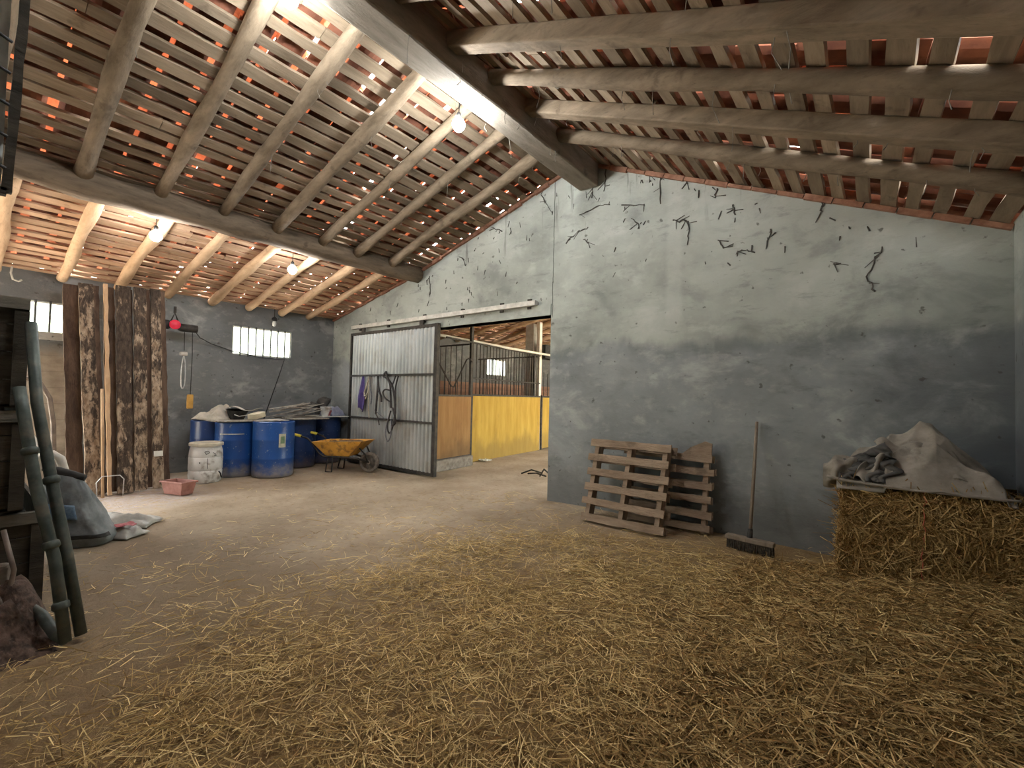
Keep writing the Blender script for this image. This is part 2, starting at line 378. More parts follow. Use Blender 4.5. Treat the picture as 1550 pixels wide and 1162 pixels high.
def tag(o, label=None, cat=None, group=None, kind=None):
    if label: o['label'] = label
    if cat: o['category'] = cat
    if group: o['group'] = group
    if kind: o['kind'] = kind
    return o
def empty(name, loc, label, cat, group=None, kind=None):
    o = bpy.data.objects.new(name, None); o.location = loc; o.empty_display_size = .1; COL.objects.link(o)
    return tag(o, label, cat, group, kind)
def struct(o): return tag(o, kind='structure')
def wobble_path(a, b, n, amp, seed=0):
    a, b = Vector(a), Vector(b); r = random.Random(seed); ph = [r.uniform(0, 6) for _ in range(4)]
    out = []
    for i in range(n + 1):
        t = i / n; p = a.lerp(b, t); e = math.sin(PI * t)
        p = p + Vector((0, math.sin(t * 4 + ph[0]) + .5 * math.sin(t * 9 + ph[1]), .6 * math.sin(t * 5 + ph[2]))) * amp * (.3 + e)
        out.append(p)
    return out

# ------------------------------------------------------------------ dimensions
D = 5.0; XL = -8.8; XR = .845; XA, ZA = -2.95, 4.41; XB = -6.2; ZB = ZA - .30 * (XA - XB)
Y0, Y1 = -3.2, 14.0
FX = -8.0
def zroof(x):
    if x >= XA: return ZA - .44 * (x - XA)
    if x >= XB: return ZA - .30 * (XA - x)
    return ZB - .215 * (XB - x)

# ------------------------------------------------------------------ setting
b = MB()
def fl(u, v):
    x = -12 + 16 * u; y = -6 + 24 * v
    return (x, y, .012 * mnoise.noise(Vector((x * 1.3, y * 1.3, 0))) - .008)
b.grid(fl, 120, 180)
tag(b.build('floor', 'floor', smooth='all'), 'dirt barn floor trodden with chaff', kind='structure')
b = MB(); b.bbox(-60, 60, -60, 60, -.3, -.06); struct(b.build('ground', 'ground'))

b = MB()
XO0, XO1, ZO = -5.9, -3.35, 2.45
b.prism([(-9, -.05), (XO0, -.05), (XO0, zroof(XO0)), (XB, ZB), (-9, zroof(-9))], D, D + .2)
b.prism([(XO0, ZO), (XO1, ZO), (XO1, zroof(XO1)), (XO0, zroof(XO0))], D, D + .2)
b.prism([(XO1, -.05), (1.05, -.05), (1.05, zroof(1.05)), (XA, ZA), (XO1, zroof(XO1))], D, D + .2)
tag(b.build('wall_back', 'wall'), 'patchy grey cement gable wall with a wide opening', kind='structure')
b = MB(); b.beam((XO0, D + .1, ZO + .075), (XO1, D + .1, ZO + .075), .225, .15, segs=8, jit=.004)
struct(b.build('trim_1', 'wall'))
# brick edge along the rake, above the render
b = MB()
for (xa, xb) in ((-8.8, XB), (XB, XA), (XA, XR)):
    L = math.hypot(xb - xa, zroof(xb) - zroof(xa)); n = max(1, int(L / .24))
    for i in range(n):
        t0, t1 = i / n, (i + .96) / n
        p = Vector((xa + (xb - xa) * t0, D - .012, zroof(xa + (xb - xa) * t0) - .03)); q = Vector((xa + (xb - xa) * t1, D - .012, zroof(xa + (xb - xa) * t1) - .03))
        b.beam(p, q, .05, .045 + .018 * random.uniform(-1, 1))
tag(b.build('trim_2', 'brick'), kind='structure')

# left wall with three barred windows and an open doorway further back
W1 = (.42, 1.12, 1.99, 2.49); W2 = (3.10, 4.13, 1.98, 2.49); W3 = (9.81, 10.70, 1.97, 2.45); DR = (-2.6, -.25, 0, 2.5)
b = MB(); ys = [Y0]
zt = zroof(XL) + .02
segs = sorted([W1, W2, W3, DR]); cur = Y0
for (ya, yb, za, zb) in segs:
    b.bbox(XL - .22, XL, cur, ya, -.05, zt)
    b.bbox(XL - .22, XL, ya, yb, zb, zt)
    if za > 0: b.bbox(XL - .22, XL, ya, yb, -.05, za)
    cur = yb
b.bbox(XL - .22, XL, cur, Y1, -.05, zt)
tag(b.build('wall_left', 'wall_left'), 'grey rendered side wall under the low eave', kind='structure')
b = MB(); b.bbox(XR, XR + .2, Y0, D, -.05, zroof(XR) + .02)
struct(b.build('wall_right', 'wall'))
b = MB()
b.prism([(-9, -.05), (-8.6, -.05), (-8.6, zroof(-8.6)), (-9, zroof(-9))], Y0 - .2, Y0)
b.prism([(-8.6, 2.5), (FX, 2.5), (FX, zroof(FX)), (XB, ZB), (-8.6, zroof(-8.6))], Y0 - .2, Y0)
b.prism([(FX, -.05), (1.05, -.05), (1.05, zroof(1.05)), (XA, ZA), (FX, zroof(FX))], Y0 - .2, Y0)
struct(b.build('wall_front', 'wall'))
b = MB(); b.prism([(-9, -.05), (-3, -.05), (-3, zroof(-3)), (XB, ZB), (-9, zroof(-9))], Y1, Y1 + .2)
struct(b.build('wall_far', 'wall_pale'))
b = MB(); b.bbox(XR, XR + .2, D + .2, 7.6, -.05, 2.75); b.bbox(XR, XR + .2, 9.9, Y1, -.05, 2.75)
struct(b.build('wall_passage', 'wall_pale'))

def window(i, W, nb, label):
    ya, yb, za, zb = W
    r = empty('window_%d' % i, (XL, (ya + yb) / 2, za), label, None, None, 'structure')
    f = MB(); t = .022; x = XL - .05
    for (p0, p1, q0, q1) in ((ya, yb, zb - t, zb), (ya, yb, za, za + t), (ya, ya + t, za, zb), (yb - t, yb, za, zb)): f.bbox(x - .03, x + .03, p0, p1, q0, q1)
    f.build('window_frame', 'frame_white', r)
    for k in range(nb):
        y = ya + (yb - ya) * (k + 1) / (nb + 1)
        m = MB(); m.tube([(XL + .004, y, za - .03), (XL + .004, y, zb + .01)], .013, 6); m.build('window_bar', 'bar', r)
    return r
window(1, W1, 4, 'small barred window left of the leaning boards')
window(2, W2, 7, 'bright barred window above the blue barrels')
window(3, W3, 6, 'small window glimpsed through the stall bars')
b = MB(); b.bbox(XL, XL + .05, .45, 1.10, 1.97, 2.075); struct(b.build('trim_3', 'wall_pale'))

# ------------------------------------------------------------------ roof: laths as parts, tiles above
def slope_pt(kind, s, y, lift):
    if kind == 'up': d = Vector((-1, 0, -.30)).normalized(); n = Vector((-.30, 0, 1)).normalized(); o = Vector((XA, 0, ZA))
    elif kind == 'low': d = Vector((-1, 0, -.215)).normalized(); n = Vector((-.215, 0, 1)).normalized(); o = Vector((XB, 0, ZB))
    else: d = Vector((1, 0, -.44)).normalized(); n = Vector((.44, 0, 1)).normalized(); o = Vector((XA, 0, ZA))
    p = o + d * s + n * lift; p.y = y; return p
def tiles(kind, smax, m, s0=0.):
    b = MB(); cp, rp = .27, .31; r = random.Random(len(kind))
    ny = int((Y1 - Y0 + .3) / cp); ns = int((smax - s0) / rp) + 1
    for j in range(ny):
        yc = Y0 - .1 + (j + .5) * cp
        for i in range(ns):
            sa = s0 + i * rp - .02; sb = min(sa + rp + .04, smax + .12); lift = .062 + .012 * (i % 2)
            gl = r.choice([.004, .015, .022, .028, .034, .040]); gr = r.choice([.004, .015, .022, .028, .034, .040])
            y_a, y_b = yc - cp / 2 + gl, yc + cp / 2 - gr
            K = 6; vs = []
            for sft, tk in ((sa, 0), (sb, 0)):
                for k in range(K + 1):
                    t = k / K; y = y_a + (y_b - y_a) * t; rise = .05 * (2 * t - 1) ** 2
                    vs.append(slope_pt(kind, sft, y, lift + rise)); vs.append(slope_pt(kind, sft, y, lift + rise + .014))
            n = 2 * (K + 1); fs = []
            for k in range(K):
                a = 2 * k
                fs += [(a, a + 2, n + a + 2, n + a), (a + 1, n + a + 1, n + a + 3, a + 3), (a, a + 1, a + 3, a + 2), (n + a, n + a + 2, n + a + 3, n + a + 1)]
            fs += [(0, n, n + 1, 1), (2 * K, 2 * K + 1, n + 2 * K + 1, n + 2 * K)]
            b.add(vs, fs)
            if r.random() < .93:   # cap tile bridging the joint
                yj = yc + cp / 2 + r.uniform(-.006, .006); hw = r.uniform(.052, .060); lf = lift + r.uniform(.066, .098); vs = []
                for sft, tp_ in ((sa, .8), (sb, 1.)):
                    for k in range(K + 1):
                        t = 2 * k / K - 1; y = yj + t * hw * tp_; rise = .04 * (1 - t * t)
                        vs.append(slope_pt(kind, sft, y, lf + rise)); vs.append(slope_pt(kind, sft, y, lf + rise + .012))
                b.cm = 1; b.add(vs, fs); b.cm = 0
    return b
def roof(kind, name, label, smax, pitch, w, lm, s0=.06):
    root = empty(name, slope_pt(kind, smax / 2, 5, 0), label, None, None, 'structure')
    tiles(kind, smax, lm, 0).build('roof_tiles', ['tile', 'tile_cap'], root)
    n = int((smax - s0) / pitch)
    for i in range(n + 1):
        s = s0 + i * pitch + random.uniform(-.012, .012)
        # boards butt at a few joints along the run
        cuts = [Y0 - .1] + sorted(random.uniform(Y0 + 1, Y1 - 1) for _ in range(4)) + [Y1 + .1]
        b = MB()
        for k in range(len(cuts) - 1):
            ds = random.uniform(-.012, .012); ww = w + random.uniform(-.018, .018)
            a, c = slope_pt(kind, s + ds, cuts[k], .014), slope_pt(kind, s + ds + random.uniform(-.012, .012), cuts[k + 1] - .004, .014)
            nn = (slope_pt(kind, 0, 0, 1) - slope_pt(kind, 0, 0, 0))
            b.beam(a, c, ww, .030 if kind != 'low' else .022, up=nn, segs=max(2, int((cuts[k + 1] - cuts[k]) / .22)), jit=.007 if kind != 'low' else .013, seed=i * 9 + k)
        b.build('lath', lm, root)
    return root
LU = math.hypot(XA - XB, .30 * (XA - XB)); LL = math.hypot(2.75, .215 * 2.75); LR = math.hypot(4.1, .44 * 4.1)
roof('up', 'ceiling_upper', 'upper left roof slope of grey laths under tiles', LU, .168, .102, 'lath')
roof('low', 'ceiling_lower', 'low left roof slope of pale laths under tiles', LL, .182, .106, 'lath_low', .1)
roof('right', 'ceiling_right', 'dark right roof slope of wide laths under tiles', LR, .182, .102, 'lath')

# rafters
ORD = ['first', 'second', 'third', 'fourth', 'fifth', 'sixth', 'seventh', 'eighth', 'ninth', 'tenth', 'eleventh', 'twelfth', 'thirteenth', 'fourteenth', 'fifteenth']
def rafter(kind, y, s0, s1, r, mat, label, group, seed, sq=False):
    a = slope_pt(kind, s0, y, -r * .98); c = slope_pt(kind, s1, y, -r * .98)
    pts = wobble_path(a, c, 16, .010, seed); rr = random.Random(seed)
    b = MB()
    if sq:
        nn = (slope_pt(kind, 0, 0, 1) - slope_pt(kind, 0, 0, 0))
        b.beam(a, c, r * 1.9, r * 1.9, up=nn, segs=14, jit=.006, seed=seed)
        o = b.build('rafter', mat, bevel=.012)
    else:
        b.tube(pts, [r * (1 + .10 * math.sin(i * .8 + seed) + rr.uniform(-.05, .05)) for i in range(17)], 14, .03, seed)
        o = b.build('rafter', mat, smooth='all')
    return tag(o, label, 'rafter', group)
UY = [.75, 1.35, 1.95, 2.57, 3.19, 3.73, 4.34]
for i, y in enumerate(reversed(UY)):
    rafter('up', y, .14, LU - .16, .062 + .008 * (i % 3 == 0), 'log', '%s round rafter from the gable wall on the upper left slope' % ORD[i], 'rafters of the upper left slope', i + 1)
for i, y in enumerate([.15, -.45, -1.05, -1.65, -2.25]):
    rafter('up', y, .14, LU - .16, .062, 'log', '%s round rafter from the gable wall on the upper left slope' % ORD[i + 7], 'rafters of the upper left slope', i + 21)
LY = [.31, .93, 1.53, 2.13, 2.74, 3.32, 3.9, 4.42]
for i, y in enumerate(reversed(LY)):
    rafter('low', y, .1, LL - .2, .06 + .006 * (i % 2), 'log_low', '%s pale log rafter from the gable wall on the low eave slope' % ORD[i], 'rafters of the low eave slope', i + 31)
for i, y in enumerate([-.3, -.9, -1.5, -2.1]):
    rafter('low', y, .1, LL - .2, .06, 'log_low', '%s pale log rafter from the gable wall on the low eave slope' % ORD[i + 8], 'rafters of the low eave slope', i + 41)
RY = [4.62, 4.07, 3.49, 2.96, 2.46, 1.9, 1.3, .7]
for i, y in enumerate(RY[1:]):
    rafter('right', y, .16, LR - .25, .066, 'log', '%s rough rafter from the gable wall under the dark right slope' % ORD[i], 'rafters of the right slope', i + 51, sq=(i in (1, 3)))
for i, y in enumerate([5.5, 6.1, 6.7, 7.3, 7.9, 8.5, 9.1, 9.7, 10.3, 10.9, 11.5, 12.1, 12.7]):
    rafter('up', y, .14, LU - .16, .062, 'log', '%s rafter beyond the gable wall over the stall passage' % ORD[i], 'rafters over the stalls', i + 61)
    rafter('low', y, .1, LL - .2, .06, 'log_low', '%s low eave rafter beyond the gable wall over the stalls' % ORD[i], 'rafters over the stalls', i + 81)

b = MB(); b.beam((-2.8, Y0, 4.135), (-2.8, D - .02, 4.15), .27, .30, segs=22, jit=.008, seed=3)
tag(b.build('ridge_beam', 'beam', bevel=.02), 'thick squared grey ridge beam running into the gable wall', 'beam')
b = MB(); b.beam((-2.8, D + .22, 4.14), (-2.8, Y1, 4.14), .27, .3)
tag(b.build('ridge_beam', 'beam', bevel=.02), 'ridge beam beyond the gable wall over the passage', 'beam')
pur = [(Y0, 3.38), (-1, 3.37), (.3, 3.365), (.9, 3.35), (1.43, 3.352), (2.1, 3.36), (2.8, 3.378), (3.8, 3.385), (D - .02, 3.40)]
b = MB(); P = []
for i in range(len(pur) - 1):
    for k in range(4):
        t = k / 4; P.append((-6.1 + .02 * math.sin(i * 1.7 + k * .4), pur[i][0] + (pur[i + 1][0] - pur[i][0]) * t, pur[i][1] + (pur[i + 1][1] - pur[i][1]) * t))
P.append((-6.1, *pur[-1]))
b.tube(P, [.142 + .010 * math.sin(i * 1.3) for i in range(len(P))], 12, .06, 4)
tag(b.build('purlin_log', 'purlin', smooth='all'), 'long dark log purlin where the two left slopes meet', 'beam')
b = MB(); b.tube([(-6.1, D + .22 + .5 * i, 3.4) for i in range(18)], .13, 14, .03, 5)
tag(b.build('purlin_log', 'purlin', smooth='all'), 'log purlin beyond the gable wall above the stalls', 'beam')

# ------------------------------------------------------------------ lamps
def bulb(p, zt, label, glow='glow'):
    r = empty('light_bulb', (p[0], p[1], p[2]), label, 'light bulb', 'bare hanging bulbs')
    b = MB(); b.lathe([(0, -.064), (.03, -.056), (.053, -.027), (.06, 0), (.05, .03), (.024, .055), (.016, .06)], p, 18); b.build('glass_bulb', glow, r, smooth='all')
    b = MB(); b.lathe([(.019, .06), (.022, .065), (.022, .10), (.012, .115), (0, .118)], p, 14); b.build('socket', 'black', r, smooth=True)
    b = MB(); b.tube([(p[0], p[1], p[2] + .115), (p[0] + .006, p[1], (p[2] + zt) / 2), (p[0], p[1], zt)], .005, 6); b.build('cord', 'black', r)
bulb((-3.0, 2.87, 3.86), 4.38, 'bare lit bulb below the ridge beam near the gable wall')
bulb((-3.05, 1.33, 3.98), 4.36, 'bare lit bulb at the upper edge of the picture')
bulb((-6.30, 1.40, 3.06), 3.40, 'bare lit bulb under the purlin above the leaning boards', 'glow_dim')
bulb((-6.34, 2.95, 3.05), 3.40, 'bare lit bulb under the purlin nearer the barred window', 'glow_dim')

# ------------------------------------------------------------------ sliding door and rail
b = MB(); b.bbox(-8.0, -3.56, D - .09, D - .03, 2.595, 2.66); b.bbox(-8.0, -3.56, D - .03, D - .002, 2.61, 2.645)
rl = b.build('door_track', 'rail'); tag(rl, 'pale steel sliding rail fixed above the opening', 'rail')
for x in (-7.8, -6.9, -5.9, -5.0, -4.2, -3.7):
    m = MB(); m.bbox(x - .03, x + .03, D - .03, D - .001, 2.56, 2.70); m.build('bracket', 'steel_dark', rl)
dr = empty('door_1', (-6.73, D - .09, 0), 'corrugated steel sliding door in a dark frame', None, None, 'structure')
x0, x1, z0, z1 = -7.99, -5.47, .03, 2.51; yd = D - .075
def bar(nm, a, c, w, d):
    m = MB(); m.beam(a, c, w, d, up=(0, 1, 0)); m.build(nm, 'steel_dark', dr)
bar('frame_stile', (x0 + .02, yd, z0), (x0 + .02, yd, z1), .045, .05)
bar('frame_stile', (x1 - .035, yd, z0), (x1 - .035, yd, z1), .075, .06)
for z, w in ((z0 + .025, .05), (z1 - .025, .05), (.885, .035), (1.68, .035)):
    bar('frame_rail', (x0 + .04, yd - (.012 if .5 < z < 2 else 0), z), (x1 - .07, yd - (.012 if .5 < z < 2 else 0), z), w, .045)
b = MB(); n = 25 * 8
def corr(u, v):
    x = x0 + .045 + (x1 - .075 - x0 - .045) * u
    ph = (u * 25) % 1.0
    k = min(1, max(0, 4.2 * min(ph, 1 - ph) - .35)); return (x, yd + .018 - .032 * k, z0 + .05 + (z1 - z0 - .1) * v)
b.grid(corr, n, 3); b.build('corrugated_sheet', 'galv', dr, solid=.002)
for x in (-7.6, -5.9):
    m = MB(); m.bbox(x - .05, x + .05, D - .085, D - .06, 2.50, 2.60); m.build('roller_hanger', 'steel_dark', dr)

# tack hanging on the door's middle rail
yt = yd - .05
b = MB()
def cl(u, v):
    w = .03 + .10 * min(1, v * 1.6) * (1 - .35 * max(0, v - .75) * 4); z = 1.66 - .6 * v - .05 * u * (v > .6)
    return (-7.44 - .02 * v + (u - .62) * 2 * w, yt - .02 + .018 * math.sin(u * 9 + v * 3) * (.3 + v), z + .03 * math.sin(u * 7) * v)
b.grid(cl, 14, 14); tag(b.build('cloth', 'purple', smooth='all', solid=.006), 'purple cloth hanging from the corrugated door', 'cloth')
def strap_set(name, label, cat, pieces):
    r = None
    for k, (pn, pts, rad, mt) in enumerate(pieces):
        m = MB()
        P = [Vector((x, yt - dy, z)) for x, dy, z in pts]
        Q = []
        for i in range(len(P) - 1):
            p0, p1, p2, p3 = P[max(i - 1, 0)], P[i], P[i + 1], P[min(i + 2, len(P) - 1)]
            for j in range(5):
                t = j / 5; Q.append(.5 * ((2 * p1) + (p2 - p0) * t + (2 * p0 - 5 * p1 + 4 * p2 - p3) * t * t + (3 * p1 - p0 - 3 * p2 + p3) * t ** 3))
        Q.append(P[-1]); m.tube(Q, rad, 6)
        if r is None: r = empty(name, P[0], label, cat, 'tack hung on the sliding door')
        m.build(pn, mt, r, smooth='all')
    return r
strap_set('rope_halter', 'pale rope halter with dangling ends beside the purple cloth', 'halter', [
    ('headpiece', [(-7.28, 0, 1.66), (-7.33, .02, 1.5), (-7.38, .03, 1.36), (-7.36, .02, 1.24), (-7.3, .02, 1.34), (-7.24, .02, 1.5), (-7.28, 0, 1.66)], .014, 'rope'),
    ('lead', [(-7.28, .01, 1.66), (-7.24, .03, 1.4), (-7.25, .02, 1.1), (-7.22, .02, .9)], .011, 'rope'),
    ('noseband', [(-7.38, .03, 1.36), (-7.33, .05, 1.30), (-7.28, .03, 1.34)], .012, 'rope'),
    ('strap', [(-7.25, .02, 1.66), (-7.2, .03, 1.45), (-7.15, .03, 1.3), (-7.18, .02, 1.15)], .014, 'greyrope')])
strap_set('lead_strap', 'dark buckled strap hanging left of the tangled bridle', 'strap', [
    ('strap', [(-7.02, 0, 1.66), (-6.98, .02, 1.5), (-6.99, .03, 1.2), (-7.0, .03, .98)], .020, 'leather'),
    ('strap', [(-7.02, 0, 1.66), (-6.93, .03, 1.42), (-6.86, .03, 1.3), (-6.86, .02, 1.2)], .017, 'leather'),
    ('lead', [(-7.0, .03, .98), (-6.93, .03, .9), (-6.9, .02, .78)], .012, 'leather'),
    ('lead', [(-7.05, .03, 1.05), (-6.9, .03, .98), (-6.75, .02, .9)], .007, 'greyrope')])
strap_set('bridle', 'tangled black leather bridle hanging at the middle of the corrugated door', 'bridle', [
    ('headpiece', [(-6.78, .0, 1.74), (-6.7, .02, 1.62), (-6.56, .03, 1.5), (-6.47, .03, 1.3), (-6.44, .03, 1.05), (-6.48, .02, .85)], .022, 'leather'),
    ('cheek_strap', [(-6.78, .0, 1.74), (-6.83, .02, 1.66), (-6.72, .03, 1.62), (-6.6, .04, 1.52), (-6.58, .03, 1.3), (-6.56, .03, 1.1)], .016, 'leather'),
    ('cheek_strap', [(-6.5, .0, 1.66), (-6.52, .02, 1.56), (-6.58, .03, 1.46)], .013, 'leather'),
    ('noseband', [(-6.56, .04, 1.4), (-6.7, .06, 1.42), (-6.78, .05, 1.36), (-6.68, .06, 1.26), (-6.54, .04, 1.2)], .014, 'leather'),
    ('rein', [(-6.42, .0, 1.66), (-6.45, .03, 1.45), (-6.42, .04, 1.1), (-6.46, .05, .8), (-6.56, .05, .66), (-6.62, .05, .8), (-6.55, .04, 1.05)], .014, 'leather'),
    ('rein', [(-6.56, .03, 1.05), (-6.64, .05, .8), (-6.66, .05, .62), (-6.58, .06, .52), (-6.5, .06, .64), (-6.52, .05, .9)], .012, 'greyrope'),
    ('rein', [(-6.5, .04, 1.1), (-6.42, .06, 1.0), (-6.40, .05, .86), (-6.47, .05, .8)], .02, 'leather')])

# ------------------------------------------------------------------ stalls beyond the opening
def pl(p, q, z0, z1, t, nm, mt, par, bevel=.004):
    m = MB(); m.beam((p[0], p[1], (z0 + z1) / 2), (q[0], q[1], (z0 + z1) / 2), t, z1 - z0); return m.build(nm, mt, par, bevel=bevel)
def post(x, y, z0, z1, w, nm, mt, par):
    m = MB(); m.bbox(x - w / 2, x + w / 2, y - w / 2, y + w / 2, z0, z1); return m.build(nm, mt, par)
def rod(a, c, r, nm, mt, par, n=6):
    m = MB(); m.tube([a, c], r, n); return m.build(nm, mt, par)
A, B, C_, E_, F_ = (-6.02, 5.3), (-6.17, 6.45), (-6.34, 6.6), (-6.67, 9.5), (-6.9, 12.4)
sd = empty('stall_door', (-6.1, 5.9, 0), 'brown wooden stall door with a dipped bar top, left of the yellow panel', 'stall door')
pl(A, B, .2, 1.33, .04, 'board', 'brown_panel', sd)
pl(A, B, 1.325, 1.36, .05, 'frame_rail', 'steel_dark', sd); pl(A, B, .175, .205, .05, 'frame_rail', 'steel_dark', sd)
post(A[0], A[1], .18, 2.3, .05, 'frame_stile', 'steel_dark', sd); post(B[0], B[1], .18, 1.36, .05, 'frame_stile', 'steel_dark', sd)
def ab(t, z): return (A[0] + (B[0] - A[0]) * t, A[1] + (B[1] - A[1]) * t, z)
m = MB(); m.tube([ab(.05, 2.0), ab(.12, 1.95), ab(.45, 1.52), ab(.52, 1.5), ab(.85, 2.05), ab(.92, 2.08), ab(1, 2.02)], .014, 8); m.build('neck_bar', 'steel_dark', sd)
for k in range(9):
    t = .06 + k * .11; zt_ = 1.98 - 1.05 * max(0, (t - .1)) if t < .48 else 1.5 + 1.4 * max(0, min(.4, t - .5))
    rod(ab(t, 1.35), ab(t, max(1.45, zt_)), .007, 'bar', 'steel_dark', sd)
m = MB(); m.beam((A[0], A[1], .09), (B[0] + .02, B[1] - .02, .09), .16, .2); tag(m.build('kerb', 'stone', bevel=.01), 'low concrete kerb under the brown stall door', 'kerb')
sp = empty('stall_front', (-6.5, 8, 0), 'long yellow boarded stall front topped with dark vertical bars', 'stall')
pl(C_, E_, 0, 1.345, .045, 'board', 'yellow_panel', sp)
pl(C_, E_, 1.345, 1.385, .05, 'frame_rail', 'steel_dark', sp)
pl(C_, E_, 1.69, 1.72, .03, 'frame_rail', 'steel_dark', sp)
pl((C_[0] + .22, C_[1] - .9), E_, 2.40, 2.43, .03, 'frame_rail', 'steel_dark', sp)
post(C_[0], C_[1], 0, 2.95, .055, 'post', 'steel_dark', sp); post(C_[0] + .06, C_[1] - .1, 0, 1.36, .06, 'post', 'steel_dark', sp)
post(E_[0], E_[1] - .25, 0, 2.45, .05, 'post', 'steel_dark', sp)
for k in range(24):
    t = (k + .5) / 24; x = C_[0] + (E_[0] - C_[0]) * t; y = C_[1] + (E_[1] - C_[1]) * t
    rod((x, y, 1.385), (x, y, 2.42), .009, 'bar', 'steel_dark', sp)
s2 = empty('stall_front', (-6.8, 11, 0), 'further yellow stall front beyond the white post', 'stall')
G0 = (E_[0] - .02, E_[1] + .12)
pl(G0, F_, .03, 1.345, .045, 'board', 'yellow_panel', s2); pl(G0, F_, 1.345, 1.385, .05, 'frame_rail', 'steel_dark', s2); post(G0[0], G0[1], 0, 1.4, .05, 'post', 'steel_dark', s2)
for k in range(14):
    t = (k + .5) / 14; rod((G0[0] + (F_[0] - G0[0]) * t, G0[1] + (F_[1] - G0[1]) * t, 1.385), (G0[0] + (F_[0] - G0[0]) * t, G0[1] + (F_[1] - G0[1]) * t, 1.9 + .5 * abs(t - .25)), .008, 'bar', 'steel_dark', s2)
# partitions between the stalls
for (y, xx, nm) in ((6.6, -6.4, 'barred cross partition behind the brown stall door'), (9.45, -6.72, 'cross partition between the yellow stalls')):
    g = empty('stall_partition', (-7.6, y, 0), nm, 'partition', 'cross partitions of the stalls')
    pl((XL + .01, y), (xx, y), 0, 1.34, .04, 'board', 'brown_panel', g); pl((XL + .01, y), (xx, y), 2.38, 2.41, .03, 'frame_rail', 'steel_dark', g)
    for k in range(14): rod((XL + .1 + (xx - XL - .15) * k / 14, y, 1.34), (XL + .1 + (xx - XL - .15) * k / 14, y, 2.4), .009, 'bar', 'steel_dark', g)
b = MB()
for k in range(9): b.bbox(XL, XL + .03, 5.25, 13.5, .02 + k * .19, .205 + k * .19)
tag(b.build('wall_lining', 'lining'), 'reddish boards lining the wall behind the stalls', 'boarding')
b = MB(); b.tube([(-6.4, 5.3, 2.495), (-6.4, 8.0, 2.44), (-6.4, 13.5, 2.40)], .028, 10)
tag(b.build('water_pipe', 'white_pipe', smooth='all'), 'long white pipe running above the stall bars', 'pipe')
b = MB(); b.bbox(-7.16, -6.9, 9.5, 9.74, 0, 3.28)
tag(b.build('concrete_post', 'concrete', bevel=.01), 'square grey concrete post beside the white drainpipe', 'post')
b = MB(); b.bbox(-6.80, -6.70, 9.50, 9.62, 0, 3.30); 
o = b.build('steel_post', 'white_pipe', bevel=.01); tag(o, 'cream painted post standing between the two yellow stalls', 'post')
b = MB(); b.bbox(-6.85, -6.60, 9.62, 10.2, 2.36, 2.72); tag(b.build('feed_bin', 'black', bevel=.01), 'dark box fixed high beyond the cream post', 'box')
# sticks and litter on the passage floor
for k, (x, y) in enumerate([(-4.45, 6.3), (-4.6, 6.36), (-4.38, 6.42)]):
    m = MB(); a = k * .9
    m.tube([(x - .18 * math.cos(a), y - .18 * math.sin(a), .03), (x, y, .06 + .03 * k), (x + .2 * math.cos(a), y + .2 * math.sin(a), .03)], .014, 6)
    tag(m.build('stick', 'crate', smooth='all'), 'dark stick in the small heap on the passage floor', 'stick', 'sticks on the passage floor')
m = MB(); m.grid(lambda u, v: (-6.25 + .22 * (u - .5), 7.0 + .2 * (v - .5), .02 + .05 * abs(mnoise.noise(Vector((u * 4, v * 4, 2))))), 8, 8)
tag(m.build('plastic_scrap', 'frame_white', solid=.003), 'white scrap of plastic lying before the yellow panel', 'litter')

# ------------------------------------------------------------------ boards leaning in the corner
BD = [  # centre y bottom, width, x bottom, y top, x top, z top, material
    (1.03, .16, -7.62, .975, -8.34, 2.70, 'brownboard', 'dark brown board at the left edge of the leaning stack'),
    (1.17, .155, -7.50, 1.105, -8.28, 2.72, 'peel', 'leaning board with rusty cream paint, second from the left edge'),
    (1.245, .10, -7.46, 1.20, -8.26, 2.72, 'brownboard', 'narrow dark board beside the upright wooden handle'),
    (1.30, .05, -7.40, 1.29, -8.20, 2.74, 'stick', 'thin pale batten between dark boards in the stack'),
    (1.36, .13, -7.50, 1.36, -8.30, 2.74, 'brownboard', 'dark board behind the upright wooden handle'),
    (1.455, .165, -7.42, 1.475, -8.20, 2.75, 'peel', 'widest paint-flaked board, right of the wooden handle'),
    (1.565, .10, -7.62, 1.58, -8.36, 2.76, 'brownboard', 'blackish board set back between two flaked boards'),
    (1.63, .15, -7.50, 1.665, -8.22, 2.77, 'peel', 'paint-flaked board with a pale patch near its top'),
    (1.735, .11, -7.56, 1.755, -8.26, 2.78, 'brownboard', 'dark board third from the right edge of the stack'),
    (1.815, .13, -7.52, 1.84, -8.22, 2.78, 'peel', 'flaked board carrying a small white paper label'),
    (1.925, .12, -7.60, 1.93, -8.27, 2.79, 'brownboard', 'dark board at the right edge of the leaning stack'),
]
for i, (yb, w, xb, yt_, xt, z, mt, lab) in enumerate(BD):
    sh = (-.05, .03, -.06, .05, -.09, .04, -.08, .03, -.05, .04, -.04)[i]; xb += sh; xt += sh
    m = MB(); m.beam((xb, yb, .01), (xt, yt_, z), w - .012, .045, up=(1, 0, .3), segs=26, jit=.006, seed=i)
    o = m.build('leaning_board', mt); tag(o, lab, 'board', 'boards leaning against the side wall')
    if i == 9:
        q = MB(); t = .16; c = Vector((xb, yb, .01)).lerp(Vector((xt, yt_, z)), t) + Vector((.032, 0, .008)); q.beam(c - Vector((-.01, 0, .035)), c + Vector((-.01, 0, .035)), .10, .004, up=(1, 0, .25)); q.build('paper_label', 'frame_white', o)
m = MB(); m.tube([(-7.28, 1.225, .0), (-7.39, 1.215, .65), (-7.51, 1.205, 1.32)], .015, 10)
tag(m.build('tool_shaft', 'stick', smooth='all'), 'plain pale wooden tool handle leaning against the boards', 'handle')
